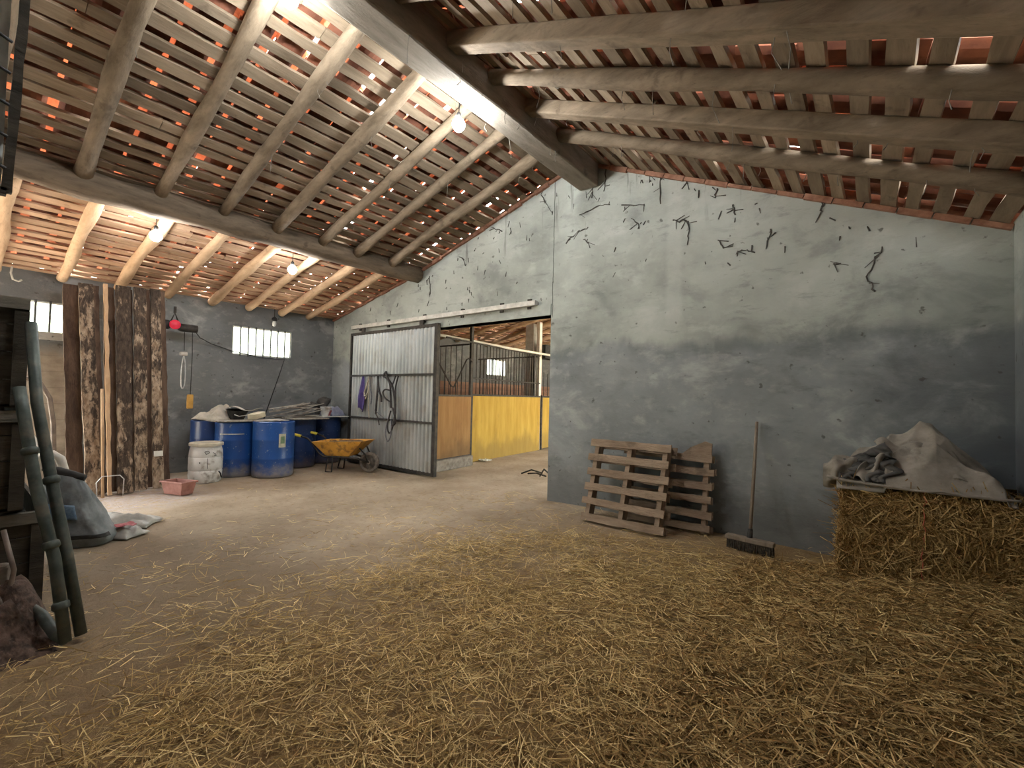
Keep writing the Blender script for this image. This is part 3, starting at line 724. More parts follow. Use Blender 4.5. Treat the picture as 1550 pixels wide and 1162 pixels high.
m = MB(); m.tube([(-7.2, 1.16, .01), (-7.22, 1.15, .2), (-7.22, 1.2, .27), (-7.2, 1.36, .27), (-7.2, 1.4, .22), (-7.22, 1.4, .01)], .006, 6)
tag(m.build('wire_hoop', 'chain', smooth='all'), 'thin wire hoop standing before the foot of the boards', 'wire')

# ------------------------------------------------------------------ hoist, cables and wall fittings
h = empty('electric_hoist', (-8.5, 2.2, 2.2), 'small electric hoist with red motor end hanging by the boards', 'hoist')
Rx = Matrix.Rotation(PI / 2, 3, 'X')
m = MB(); m.lathe([(0, -.14), (.05, -.14), (.072, -.11), (.072, -.02), (.06, 0)], (-8.45, 2.10, 2.33), 20, Matrix.Rotation(-PI / 2, 3, 'X')); m.build('motor_cap', 'black', h, smooth=True)
m = MB(); m.lathe([(.0, -.04), (.05, -.04), (.07, -.02), (.072, .03), (.05, .05), (0, .052)], (-8.38, 2.145, 2.33), 22, Matrix.Rotation(PI / 2, 3, 'Y')); m.build('red_cover', 'red', h, smooth=True)
m = MB(); m.lathe([(.03, -.13), (.062, -.12), (.062, .10), (.045, .13), (0, .135)], (-8.45, 2.34, 2.305), 20, Rx); m.build('gear_housing', 'steel_dark', h, smooth=True)
m = MB(); m.tube([(-8.45, 2.11, 2.38), (-8.45, 2.16, 2.52), (-8.45, 2.21, 2.38)], .012, 8); m.tube([(-8.45, 2.16, 2.52), (-8.45, 2.16, 2.62)], .02, 8); m.build('hanger', 'steel_dark', h)
m = MB(); m.tube([(-8.5, 2.31, 2.26), (-8.5, 2.315, 1.95)], .006, 6); m.build('cable', 'black', h)
m = MB(); m.bbox(-8.54, -8.46, 2.26, 2.36, 1.87, 1.93); m.build('hook_block', 'rail', h, bevel=.015)
lo = []
for k in range(28):
    t = k / 28; a = 2 * PI * t; lo.append((-8.5, 2.315 + .035 * math.sin(a) * (.55 + .45 * (1 - math.cos(a)) / 2) * (1 if math.cos(a) < .8 else .6), 1.61 + .26 * math.cos(a)))
m = MB(); m.tube(lo, .009, 6, closed=True); m.build('chain_sling', 'chain', h, smooth='all')
m = MB(); m.tube([(-8.52, 2.42, 2.28), (-8.55, 2.44, 1.9), (-8.56, 2.44, 1.25)], .006, 6); m.build('pendant_cable', 'black', h)
m = MB(); m.bbox(-8.60, -8.53, 2.40, 2.48, 1.03, 1.26); m.build('pendant_control', 'pendant', h, bevel=.015)
m = MB(); m.tube([(-8.5, 2.46, 2.26), (-8.6, 2.55, 2.19), (-8.72, 2.75, 2.12), (-8.77, 3.09, 2.03), (-8.78, 3.6, 1.955), (-8.78, 4.0, 1.95), (-8.78, 3.9, 1.6), (-8.78, 3.72, 1.0), (-8.78, 3.67, .82)], .008, 6)
tag(m.build('power_cable', 'black', smooth='all'), 'thin dark cable running from hoist under the window to barrels', 'cable')
ins = empty('wall_lamp', (-8.62, 3.72, 2.6), 'small glass lamp fitting hanging above the barred window', 'lamp')
m = MB(); m.tube([(-8.62, 3.72, 2.86), (-8.62, 3.72, 2.70)], .008, 6); m.build('stem', 'steel_dark', ins)
m = MB(); m.lathe([(.02, .07), (.045, .05), (.05, .0), (.03, -.01)], (-8.62, 3.72, 2.64), 16); m.build('cap', 'black', ins, smooth=True)
m = MB(); m.lathe([(.028, .0), (.035, -.04), (.028, -.08), (0, -.10)], (-8.62, 3.72, 2.63), 16); m.build('glass', 'porcelain', ins, smooth=True)
m = MB(); m.tube([(XL + .03, .47, 2.90), (XL + .05, .46, 2.80), (XL + .05, .48, 2.72), (XL + .06, .53, 2.70), (XL + .06, .56, 2.73)], .011, 8)
tag(m.build('wall_hook', 'frame_white', smooth='all'), 'pale bent hook high above the left window', 'hook')
m = MB(); m.tube([(-7.75, .40, 1.38), (-7.7, .55, 1.435), (-7.62, .68, 1.37), (-7.6, .76, 1.2), (-7.58, .80, .9), (-7.55, .815, .5), (-7.5, .84, .2), (-7.45, .86, .03)], .024, 10)
tag(m.build('hose', 'hose', smooth='all'), 'stiff brown hose arching down beside the leaning boards', 'hose')
m = MB(); m.tube([(-6.9, .52, .9), (-6.6, .60, .72), (-6.3, .68, .5), (-6.1, .73, .36)], .028, 8)
tag(m.build('pipe_length', 'elbow', smooth='all'), 'pale pipe sloping down behind the grey sack', 'pipe')
m = MB(); m.tube([(-5.85, .54, .60), (-5.85, .56, .70), (-5.82, .62, .725), (-5.8, .67, .68), (-5.8, .70, .56), (-5.8, .71, .42), (-5.8, .71, .02)], .035, 10)
tag(m.build('pipe_elbow', 'elbow', smooth='all'), 'curved white pipe end poking out above the grey sack', 'pipe')

# ------------------------------------------------------------------ barrels and what lies on them
def barrel(x, y, r, hgt, mat, label, stripe=None):
    root = empty('plastic_barrel', (x, y, 0), label, 'barrel', 'blue plastic barrels along the side wall')
    m = MB(); m.lathe([(r * .93, 0), (r * .985, .02), (r, .06), (r, hgt * .32), (r * 1.012, hgt * .335), (r, hgt * .35), (r, hgt * .66), (r * 1.012, hgt * .675), (r, hgt * .69), (r, hgt - .06), (r * 1.01, hgt - .04), (r * 1.01, hgt - .01), (r * .97, hgt), (r * .955, hgt), (r * .955, hgt - .3), (0, hgt - .3)], (x, y, 0), 48)
    m.build('drum', mat, root, smooth=True); return root
BR = [(-8.28, 2.66, .27, .86, 'bluedark', 'dark blue barrel at the left, behind the white drum'),
      (-7.93, 2.90, .285, .845, 'blue', 'bright blue barrel right behind the white drum'),
      (-7.50, 3.30, .30, .865, 'blue', 'dusty blue barrel standing foremost with a torn label'),
      (-8.16, 4.02, .29, .86, 'bluedark', 'navy barrel half hidden behind the labelled blue barrel'),
      (-8.36, 4.62, .30, .88, 'bluedark', 'navy barrel in the wall corner behind the wheelbarrow')]
br = [barrel(*a) for a in BR]
def on_barrel(k, ang, z0, z1, w, nm, mt, lift=.006):
    x, y, r = BR[k][0], BR[k][1], BR[k][2]; m = MB()
    m.grid(lambda u, v: (x + (r + lift) * math.cos(ang + (u - .5) * w / r), y + (r + lift) * math.sin(ang + (u - .5) * w / r), z0 + (z1 - z0) * v), 8, 3)
    m.build(nm, mt, br[k], solid=.002)
on_barrel(2, -.02, .47, .68, .10, 'paper_label', 'label', .008); on_barrel(2, -.01, .53, .64, .06, 'label_print', 'labelgreen', .011)
on_barrel(1, -.55, .66, .675, .34, 'scrape_mark', 'rail', .005)
wb = empty('white_drum', (-7.62, 2.40, 0), 'scuffed white plastic drum with cream lid before the blue barrels', 'drum')
R_ = .205
m = MB(); m.lathe([(R_ * .88, 0), (R_ * .97, .02), (R_ * 1.02, .12), (R_ * 1.03, .17), (R_ * 1.0, .18), (R_ * 1.04, .19), (R_ * 1.04, .36), (R_ * 1.01, .37), (R_ * 1.03, .38), (R_ * 1.0, .46), (R_ * .9, .53), (R_ * .88, .56), (0, .56)], (-7.62, 2.40, 0), 40); m.build('drum', 'white_plastic', wb, smooth=True)
m = MB(); m.lathe([(R_ * .9, .525), (R_ * 1.04, .53), (R_ * 1.05, .565), (R_ * 1.0, .575), (R_ * .9, .578), (R_ * .88, .57), (0, .57)], (-7.62, 2.40, 0), 40); m.build('lid', 'lid', wb, smooth=True)
def on_drum(ang, z, pts, rad):
    m = MB(); m.tube([(-7.62 + (R_ * 1.045) * math.cos(ang + a / R_), 2.40 + (R_ * 1.045) * math.sin(ang + a / R_), z + dz) for a, dz in pts], rad, 5); m.build('scuff_mark', 'black', wb)
on_drum(-.15, .43, [(-.05, .02), (-.02, .035), (.01, .02), (.0, .0), (-.03, -.01), (-.04, .01)], .004)
on_drum(.1, .41, [(0, .03), (.03, .01), (.02, -.02), (.05, -.01)], .004)
on_drum(-.2, .30, [(0, .06), (.003, 0), (0, -.09)], .003); on_drum(.75, .12, [(-.04, .04), (0, 0), (.03, -.06)], .009); on_drum(-.65, .30, [(0, .01), (.005, -.01)], .007)
pt = empty('planter_trough', (-6.93, 1.90, 0), 'small pink rectangular plant trough on the floor beside the white drum', 'planter')
m = MB(); Rz = Matrix.Rotation(.35, 3, 'Z')
def ring(wx, wy, z): return [Rz @ Vector((sx * wx, sy * wy, 0)) + Vector((-6.95, 1.90, z)) for sx, sy in ((-1, -1), (1, -1), (1, 1), (-1, 1))]
rs = [ring(.15, .075, .002), ring(.185, .095, .15), ring(.20, .11, .15), ring(.20, .11, .168), ring(.175, .085, .168), ring(.14, .065, .02)]
vs = [p for r in rs for p in r]; fs = [(3, 2, 1, 0)] + [(4 * i + k, 4 * i + (k + 1) % 4, 4 * i + 4 + (k + 1) % 4, 4 * i + 4 + k) for i in range(5) for k in range(4)] + [(20, 21, 22, 23)]
m.add(vs, fs); m.build('trough', 'pot', pt, bevel=.004)

def crumple(name, mt, c, sx, sy, hgt, label, cat, seed, rot=0., amp=.35, drape=0., freq=3.2, group=None, thick=.006):
    m = MB(); Rr = Matrix.Rotation(rot, 3, 'Z')
    def f(u, v):
        x, y = (u - .5) * 2, (v - .5) * 2; r = max(abs(x), abs(y)); e = max(0, 1 - r ** 3)
        nz = mnoise.noise(Vector((u * freq + seed, v * freq, seed * 1.7))) + .5 * abs(mnoise.noise(Vector((u * freq * 2.3, v * freq * 2.3 + seed, 4))))
        z = hgt * (e * (.65 + amp * nz)) - drape * max(0, r - .8) * 5 * .2
        wx = .12 * mnoise.noise(Vector((v * 3 + seed, u * 3, 8))); wy = .12 * mnoise.noise(Vector((u * 3, v * 3, seed + 3)))
        p = Rr @ Vector(((x + wx) * sx / 2, (y + wy) * sy / 2, 0)); return (c[0] + p.x, c[1] + p.y, c[2] + z)
    m.grid(f, 26, 20); o = m.build(name, mt, smooth='all', solid=thick); return tag(o, label, cat, group)
ZT = .86
m = MB(); m.bbox(-8.60, -7.62, 2.52, 3.1, ZT, ZT + .018); tag(m.build('cover_board', 'debris'), 'grey board laid across the left blue barrels', 'board')
crumple('sacking', 'cloth_grey', (-8.22, 2.74, ZT + .02), .5, .52, .25, 'stiff pale sacking humped on the left blue barrels', 'sack', 2.2, .5, .5)
tb = empty('black_tub', (-7.98, 2.92, ZT + .02), 'black tub lying on the blue barrels under pale sacking', 'tub')
m = MB(); m.lathe([(.10, 0), (.155, .15), (.165, .155), (.15, .15), (.10, .015), (0, .015)], (-7.98, 2.92, ZT + .02), 24, Matrix.Rotation(.12, 3, 'Y')); m.build('tub', 'black', tb, smooth=True)
m = MB(); m.tube([(-7.83, 2.83, ZT + .10), (-7.78, 2.88, ZT + .075), (-7.80, 3.0, ZT + .09)], .007, 6); m.build('handle', 'chain', tb)
m = MB(); m.grid(lambda u, v: (-8.10 + .25 * u, 2.82 + .44 * v, ZT + .205 + .03 * math.sin(v * 6 + u * 2) - .03 * v), 8, 12); tag(m.build('sacking_flap', 'cloth_grey', smooth='all', solid=.008), 'flat pale sheet sticking out over the black tub', 'sheet')
m = MB(); m.bbox(-7.82, -7.42, 3.02, 3.5, .866, .88); tag(m.build('cover_board', 'debris'), 'grey lid board on the labelled blue barrel', 'board')
bx = MB(); Mz = Matrix.Rotation(.5, 3, 'Z') @ Matrix.Rotation(.18, 3, 'X'); bx.box((-7.78, 3.14, .945), (.14, .24, .085), Mz); tag(bx.build('carton', 'card', bevel=.008), 'small cream carton on the middle blue barrel', 'box')
m = MB(); m.bbox(-8.5, -7.72, 3.72, 4.36, .862, .88); tag(m.build('cover_board', 'debris'), 'grey board covering the right pair of barrels', 'board')
rr = random.Random(5)
for k in range(15):
    a = rr.uniform(-.35, .35) + 1.25; L = rr.uniform(.4, .75); x, y, z = -8.1 + rr.uniform(-.16, .16), 3.90 + rr.uniform(-.16, .12), .90 + .013 * k
    m = MB(); tl = rr.uniform(-.05, .26)
    m.beam((x - L / 2 * math.cos(a), y - L / 2 * math.sin(a), z - tl * .3 * L), (x + L / 2 * math.cos(a), y + L / 2 * math.sin(a), z + tl * L), rr.uniform(.025, .055), .012, segs=4, jit=.003, seed=k)
    tag(m.build('wood_offcut', 'debris'), 'one of the grey wood offcuts piled on the navy barrels', 'offcut', 'wood offcuts on the barrels')
bk = empty('white_bucket', (-8.04, 4.47, .896), 'small white bucket with a red mark on the navy barrels', 'bucket')
m = MB(); m.lathe([(.075, 0), (.098, .16), (.104, .165), (.104, .18), (.092, .18), (.07, .01), (0, .01)], (-8.04, 4.47, .896), 24); m.build('pail', 'white_plastic', bk, smooth=True)
m = MB(); m.grid(lambda u, v: (-8.04 + (.092 + .02 * v) * math.cos(-.1 + (u + .5 * v) * .5), 4.47 + (.092 + .02 * v) * math.sin(-.1 + (u + .5 * v) * .5), .91 + .10 * v), 4, 5); m.build('red_mark', 'redprint', bk, solid=.002)
m = MB(); m.bbox(-8.62, -7.95, 4.37, 4.92, .882, .895); tag(m.build('cover_board', 'frame_white'), 'pale sheet covering the corner barrel', 'board')
crumple('plastic_bag', 'bluegrey', (-8.22, 4.70, .897), .34, .34, .26, 'lilac grey plastic bag on the corner barrel', 'bag', 5.1, .3, .35)
# dark ragged bundle on top
m = MB(); m.lathe([(.0, 0), (.11, .02), (.13, .08), (.09, .17), (.12, .25), (.10, .32), (0, .36)], (-8.45, 4.62, .9), 20)
m.v = [(x + .05 * mnoise.noise(Vector((x * 9, y * 9, z * 9))), y + .07 * mnoise.noise(Vector((x * 9 + 5, y * 9, z * 9))) + .35 * (z - .9) * .2, z) for x, y, z in m.v]
tag(m.build('rag_bundle', 'rag_shade', smooth='all'), 'dark ragged bundle heaped in the corner above the barrels', 'bundle')
m = MB(); m.tube([(-8.4, 4.56, 1.08), (-8.38, 4.36, 1.11), (-8.35, 4.2, 1.05), (-8.3, 4.05, 1.07)], [.035, .05, .04, .015], 8, .2, 3); tag(m.build('rag', 'rag_shade', smooth='all'), 'dark rag trailing over the wood offcuts', 'rag')

# ------------------------------------------------------------------ wheelbarrow
W0 = Vector((-6.70, 4.54, 0)); ax = Vector((-.86, -.51, 0)).normalized(); sdv = Vector((-ax.y, ax.x, 0))
def wp(l, s, z): p = W0 + ax * l + sdv * s; return Vector((p.x, p.y, z))
wbw = empty('wheelbarrow', wp(.4, 0, 0), 'orange wheelbarrow with yellow grips standing before the corrugated door', 'wheelbarrow')
Mw = Matrix((( -ax.x, sdv.x, 0), (-ax.y, sdv.y, 0), (0, 0, 1)))  # local x forward, y side
wm = Mw @ Matrix.Rotation(PI / 2, 3, 'X')
m = MB(); m.lathe([(.125, -.03), (.155, -.042), (.172, -.02), (.175, 0), (.172, .02), (.155, .042), (.125, .03), (.118, 0), (.125, -.03)], wp(0, 0, .175), 28, wm); o = m.build('wheel', 'wheel', wbw, smooth='all')
m = MB(); m.lathe([(.0, -.045), (.03, -.04), (.035, -.02), (.12, -.012), (.12, .012), (.035, .02), (.03, .04), (0, .045)], wp(0, 0, .175), 24, wm); m.build('hub', 'hub', o, smooth=True)
# tray: tapered basin, open top
def tray_ring(l0, l1, w0, w1, z0, z1): return [wp(l0, -w0, z0), wp(l1, -w1, z1), wp(l1, w1, z1), wp(l0, w0, z0)]
o1 = tray_ring(.02, .90, .26, .30, .545, .515); o0 = tray_ring(.30, .70, .16, .18, .275, .275)
i1 = tray_ring(.035, .885, .245, .285, .543, .513); i0 = tray_ring(.31, .69, .15, .17, .29, .29)
m = MB(); vs = o0 + o1 + i1 + i0; fs = [(3, 2, 1, 0)] + [(4 * r + k, 4 * r + (k + 1) % 4, 4 * r + 4 + (k + 1) % 4, 4 * r + 4 + k) for r in range(3) for k in range(4)] + [(12, 13, 14, 15)]
m.add(vs, fs); m.build('tray', 'barrow', wbw, bevel=.012)
m = MB(); m.grid(lambda u, v: wp(.08 + .77 * u, (.235 + .03 * u) * (2 * v - 1), .505 - .03 * u + .03 * mnoise.noise(Vector((u * 6, v * 5, 1))) + .03 * math.sin(PI * u) * math.sin(PI * v)), 20, 14); m.build('muck', 'soil', wbw, smooth='all')
for s in (-1, 1):
    P = [wp(-.02, s * .055, .175), wp(.15, s * .10, .235), wp(.35, s * .2, .262), wp(.72, s * .22, .266), wp(.80, s * .225, .32), wp(.92, s * .235, .49), wp(1.0, s * .24, .56), wp(1.14, s * .24, .60)]
    m = MB(); m.tube(P, .016, 8); m.build('handle_tube', 'steel_dark', wbw, smooth='all')
    m = MB(); m.tube([wp(1.12, s * .24, .596), wp(1.27, s * .245, .625)], .023, 10); m.build('grip', 'yellow', wbw, smooth='all')
    m = MB(); m.tube([wp(.62, s * .21, .265), wp(.66, s * .21, .12), wp(.68, s * .20, .012), wp(.57, s * .2, .012), wp(.55, s * .21, .265)], .012, 8); m.build('leg', 'steel_dark', wbw, smooth='all')
    m = MB(); m.tube([wp(.0, s * .06, .175), wp(.03, s * .09, .3), wp(.12, s * .14, .42)], .012, 8); m.build('brace', 'steel_dark', wbw, smooth='all')

# ------------------------------------------------------------------ pallets and broom
def pallet(x0, x1, yb, yt_, zt_, th, label, nsl=6, tilt=0., nm=('front_slat', 'back_slat', 'stringer')):
    root = empty('pallet', ((x0 + x1) / 2, yb, 0), label, 'pallet', 'wooden pallets leaning on the gable wall')
    L = math.hypot(yt_ - yb, zt_); up = Vector((0, (yt_ - yb) / L, zt_ / L)); nrm = Vector((0, up.z, -up.y)); xd = Vector((1, 0, tilt)).normalized()
    def P(x, l, d): return Vector((x, yb, .02 + tilt * (x - x0))) + up * l + nrm * d
    for k in range(nsl):
        l = .045 + (L - .09) * k / (nsl - 1); w = .072 + .010 * random.uniform(-1, 1)
        for d, nm_ in ((.011, nm[0]), (th - .011, nm[1])):
            e = random.uniform(-.015, .015)
            m = MB(); m.beam(P(x0 + e, l + random.uniform(-.008, .008), d), P(x1 + e, l + random.uniform(-.012, .012), d), w, .02, up=-nrm, segs=10, jit=.003, seed=k); m.build(nm_, 'pallet', root)
    for x in (x0 + .07, (x0 + x1) / 2, x1 - .07):
        m = MB(); m.beam(P(x, .0, th / 2), P(x, L, th / 2), .05, th - .046, up=-nrm, segs=8, jit=.003, seed=int(x * 10)); m.build('stringer', 'pallet', root)
    return root, P
pallet(-2.52, -1.60, 4.40, 4.67, .87, .16, 'front slatted wooden pallet leaning on the gable wall', tilt=.0)
p2, P2 = pallet(-2.20, -1.25, 4.76, 4.86, .79, .11, 'rear wooden pallet half hidden behind the other, with broken corner')
m = MB(); vs = [P2(-1.56, .78, .01), P2(-1.27, .76, .01), P2(-1.27, .90, .01), P2(-1.34, .92, .01), P2(-1.48, .85, .01)]; vs2 = [p + Vector((0, .025, 0)) for p in vs]
m.add(vs + vs2, [(0, 1, 2, 3, 4), (9, 8, 7, 6, 5)] + [((i + 1) % 5, i, 5 + i, 5 + (i + 1) % 5) for i in range(5)]); m.build('broken_board', 'pallet', p2)
bro = empty('push_broom', (-.86, 4.57, 0), 'worn push broom leaning on the gable wall beside the pallets', 'broom')
m = MB(); m.beam((-1.06, 4.60, .10), (-.66, 4.555, .10), .075, .04, segs=6, jit=.002); m.build('head', 'broomwood', bro, bevel=.008)
m = MB()
for i in range(26):
    for j in range(4):
        t = (i + .5) / 26; x = -1.05 + .385 * t; y = 4.60 - .043 * t + (j - 1.5) * .018
        m.tube([(x, y, .085), (x + random.uniform(-.012, .012), y + (j - 1.5) * .008 + random.uniform(-.01, .01), .002)], [.008, .006], 5)
m.build('bristles', 'bristle', bro)
m = MB(); m.tube([(-.862, 4.59, .10), (-.862, 4.62, .19)], [.026, .02], 10); m.build('ferrule', 'steel_dark', bro, smooth=True)
m = MB(); m.tube([(-.862, 4.60, .12), (-.868, 4.78, .65), (-.878, 4.965, 1.155)], [.015, .016, .014], 10); m.build('handle', 'broomwood', bro, smooth='all')

# ------------------------------------------------------------------ straw
def ribbons(name, P, ang, tilt, L, W, mat, parent=None, curl=.0, kind=None, label=None, nrm=None):
    """every straw a bent two-piece blade; P (n,3) centres"""
    n = len(P); d = np.stack([np.cos(ang) * np.cos(tilt), np.sin(ang) * np.cos(tilt), np.sin(tilt)], 1)
    if nrm is not None:
        t1 = np.cross(nrm, np.tile([.31, .52, .8], (n, 1))); t1 /= np.linalg.norm(t1, axis=1)[:, None]; t2 = np.cross(nrm, t1)
        d = (t1 * np.cos(ang)[:, None] + t2 * np.sin(ang)[:, None]) * np.cos(tilt)[:, None] + nrm * np.sin(tilt)[:, None]; up = nrm
    else: up = np.tile([0, 0, 1.], (n, 1))
    s = np.cross(d, up); s /= np.linalg.norm(s, axis=1)[:, None] + 1e-9; u2 = np.cross(s, d)
    roll = rng.uniform(-.9, .9, n)[:, None]; s = s * np.cos(roll) + u2 * np.sin(roll)
    h = (L / 2)[:, None] * d; w = (W / 2)[:, None] * s
    bend = (rng.normal(0, 1, n) * curl * L)[:, None] * np.cross(d, s) + (rng.normal(0, .018, n) * L)[:, None] * s
    V = np.stack([P - h - w, P - h + w, P + bend - w, P + bend + w, P + h - w * .6, P + h + w * .6], 1).reshape(-1, 3)
    base = (np.arange(n) * 6)[:, None]
    Q = np.concatenate([base + np.array([0, 2, 3, 1]), base + np.array([2, 4, 5, 3])], 1).reshape(-1)
    me = bpy.data.meshes.new(name); nf = 2 * n
    me.vertices.add(len(V)); me.vertices.foreach_set('co', V.astype(np.float32).ravel())
    me.loops.add(nf * 4); me.loops.foreach_set('vertex_index', Q.astype(np.int32))
    me.polygons.add(nf); me.polygons.foreach_set('loop_start', np.arange(0, nf * 4, 4, dtype=np.int32))
    me.update(calc_edges=True); me.validate(); me.materials.append(MT[mat])
    o = bpy.data.objects.new(name, me); COL.objects.link(o)
    if parent: o.parent = parent; o.matrix_parent_inverse = Matrix.Translation(parent.location).inverted()
    if kind: o['kind'] = kind
    if label: o['label'] = label
    return o
def heap_z(x, y):
    """height of the loose straw heap against the bales and right wall"""
    a = np.exp(-((np.maximum(0, -.35 - x)) ** 2 / .10 + (np.maximum(0, 3.5 - y)) ** 2 / 2.2))
    return a * (x > -2) * np.clip((x + .75) / .55, 0, 1) * (.09 + .15 * np.clip((x + .1) / .8, 0, 1))
# density: bounded by the swept edge of the litter
edge = np.array([(-3.25, .2), (-3.35, 1.15), (-3.42, 1.9), (-3.4, 2.95), (-3.05, 3.7), (-2.2, 4.15), (-1.6, 4.36), (-.9, 4.36), (.9, 4.6)])
def edge_x(y): return np.interp(y, edge[:5, 1], edge[:5, 0], left=-3.2, right=-3.05)
def edge_y(x): return np.interp(x, edge[3:, 0], edge[3:, 1])
N = 270000
X = rng.uniform(-7.5, XR - .02, N); Y = rng.uniform(-.3, 4.95, N)
ins = np.minimum(X - edge_x(Y), np.where(X > -3.4, edge_y(X) - Y, -.5))
clump = np.array([mnoise.noise(Vector((x * 1.6, y * 1.6, 3))) for x, y in zip(X, Y)])
dens = np.clip((ins + .15) / 1.3, 0, 1) * (.40 + .60 * np.clip((X + .25 * Y + 3.0) / 2.4, 0, 1)) + np.clip(.035 + .05 * (ins + 1.2), .006, .05)
dens = np.clip(dens * (1 + .9 * clump), 0, 1)
keep = rng.uniform(0, 1, N) < dens * .75
X, Y, ins = X[keep], Y[keep], ins[keep]; n = len(X)
Lx = np.clip(rng.lognormal(math.log(.074), .5, n), .025, .32); Wx = rng.uniform(.002, .0045, n)
Z = heap_z(X, Y) + rng.uniform(.003, .03, n) * np.clip(.3 + (ins + .3), .3, 1.3)
tilt = rng.normal(0, .13, n)
Z = np.maximum(Z, np.abs(np.sin(tilt)) * Lx / 2 + .004)
o = ribbons('straw_litter', np.stack([X, Y, Z], 1), rng.uniform(0, PI, n), tilt, Lx, Wx, 'straw', curl=.018)
tag(o, 'golden loose straw strewn over the dirt floor', 'straw', kind='stuff')
# heap against the bales
b = MB()
def hp(u, v):
    x = -.9 + 1.74 * u; y = 1.6 + 2.75 * v; return (x, y, float(heap_z(np.array(x), np.array(y))) + .03 * mnoise.noise(Vector((x * 5, y * 5, 0))) - .02)
b.grid(hp, 50, 70)
hb = b.build('straw_heap', 'bale_core', smooth='all'); tag(hb, 'loose straw heap sloping from the bales along the right wall', 'straw', kind='stuff')
n = 16000; X = rng.uniform(-.8, XR - .02, n); Y = rng.uniform(1.5, 4.3, n); Z = heap_z(X, Y) + rng.uniform(0, .035, n)
L = np.clip(rng.lognormal(math.log(.13), .5, n), .05, .4)
o = ribbons('straw_stalks', np.stack([X, Y, Z], 1), rng.uniform(0, PI, n), rng.normal(0, .22, n), L, rng.uniform(.003, .007, n), 'bale', curl=.03); o.parent = hb
def bale(x0, x1, y0, y1, z0, z1, label, seed):
    root = empty('straw_bale', ((x0 + x1) / 2, (y0 + y1) / 2, z0), label, 'straw bale', 'straw bales by the right wall')
    b = MB(); K = 14
    def face(o, du, dv):
        o, du, dv = Vector(o), Vector(du), Vector(dv); nn = du.cross(dv).normalized()
        def f(u, v):
            p = o + du * u + dv * v
            return p + nn * (-.025 + .045 * mnoise.noise(p * 7 + Vector((seed, 0, 0))) - .05 * max(abs(2 * u - 1), abs(2 * v - 1)) ** 6)
        b.grid(f, K, K)
    dx, dy, dz = x1 - x0, y1 - y0, z1 - z0
    face((x0, y0, z0), (dx, 0, 0), (0, 0, dz)); face((x0, y1, z0), (0, -dy, 0), (0, 0, dz)); face((x0, y0, z1), (dx, 0, 0), (0, dy, 0)); face((x1, y0, z0), (0, dy, 0), (0, 0, dz)); face((x1, y1, z0), (-dx, 0, 0), (0, 0, dz))
    b.build('packed_core', 'bale_core', root, smooth='all')
    n = 9000; r = rng.uniform(0, 1, n); u, v = rng.uniform(0, 1, n), rng.uniform(0, 1, n)
    P = np.zeros((n, 3)); Nn = np.zeros((n, 3))
    F = r < .5; S = (r >= .5) & (r < .75); T = r >= .75
    P[F] = np.stack([x0 + dx * u, np.full(n, y0), z0 + dz * v * (.93 if seed == 1 else 1)], 1)[F]; Nn[F] = (0, -1, 0)
    P[S] = np.stack([np.full(n, x0), y0 + dy * u, z0 + dz * v], 1)[S]; Nn[S] = (-1, 0, 0)
    P[T] = np.stack([x0 + dx * u, y0 + dy * v, np.full(n, z1 - .025)], 1)[T]; Nn[T] = (0, 0, 1)
    P += Nn * rng.uniform(-.035, .012, n)[:, None]
    L = np.clip(rng.lognormal(math.log(.10), .55, n), .03, .32)
    o = ribbons('straw_stalks', P, rng.uniform(0, PI, n), rng.normal(0, .16, n) * np.where(T, .35, 1), L, rng.uniform(.003, .0065, n), 'bale', root, curl=.05, nrm=Nn, kind='stuff')
    x = x0 + dx * .45
    Q = [(x + .012 * mnoise.noise(Vector((i * .5, seed, 1))), y1 - .02 + (y0 + .02 - y1 + .02) * i / 8, z1 + .003) for i in range(9)] + [(x + .02 * mnoise.noise(Vector((i * .6, seed, 4))), y0 - .014, z1 - .02 - (dz - .05) * i / 10) for i in range(11)]
    m = MB(); m.tube(Q, .0035, 5); m.build('twine', 'twine', root, smooth='all')
    return root
bale(-.17, XR - .015, 4.14, 4.94, .395, .755, 'upper straw bale under the grey canvas', 1)
bale(-.19, XR - .015, 4.12, 4.94, 0, .39, 'lower straw bale half buried in loose straw', 2)

# tarpaulin heaped on the bales
tp = empty('tarpaulin', (.2, 4.5, .76), 'crumpled grey canvas tarpaulin heaped on top of the straw bales', 'tarpaulin')
m = MB()
RU, RZ = [0, .10, .22, .36, .50, .62, .72, .86, 1], [.05, .15, .23, .30, .38, .43, .34, .19, .03]
def tf(u, v):
    x = -.20 + .90 * u; y = 4.15 + .74 * v
    x += .02 * mnoise.noise(Vector((u * 4, v * 4, 1.5)))
    H = float(np.interp(u, RU, RZ)); vr = .60
    prof = (v / vr) ** .8 if v < vr else max(0, 1 - (v - vr) / (1 - vr)) ** .7
    z = H * prof
    q = u * 3.1 - v * 2.2 + .8 * mnoise.noise(Vector((u * 2.2, v * 2.2, 7)))
    crease = abs(2 * (q % 1) - 1)
    q2 = u * 1.4 + v * 3.4 + .9 * mnoise.noise(Vector((u * 2.6, v * 2.6, 17)))
    crease2 = abs(2 * (q2 % 1) - 1)
    e = min(u, 1 - u, v, (1 - v)); k = min(1, e / .10)
    z += k * (.034 * (1 - crease) ** 2.0 + .028 * (1 - crease2) ** 2.5 + .03 * (.3 - abs(mnoise.noise(Vector((u * 4.5, v * 4.5, 2))))))
    if v < .34 and .30 < u < .95:   # turned-over front lip
        z += .035 * min(1, (.34 - v) * 9)
    return (x, y - .04 * (1 - min(1, v / .06)), .770 + max(-.004, z) - .035 * (1 - min(1, v / .05)))
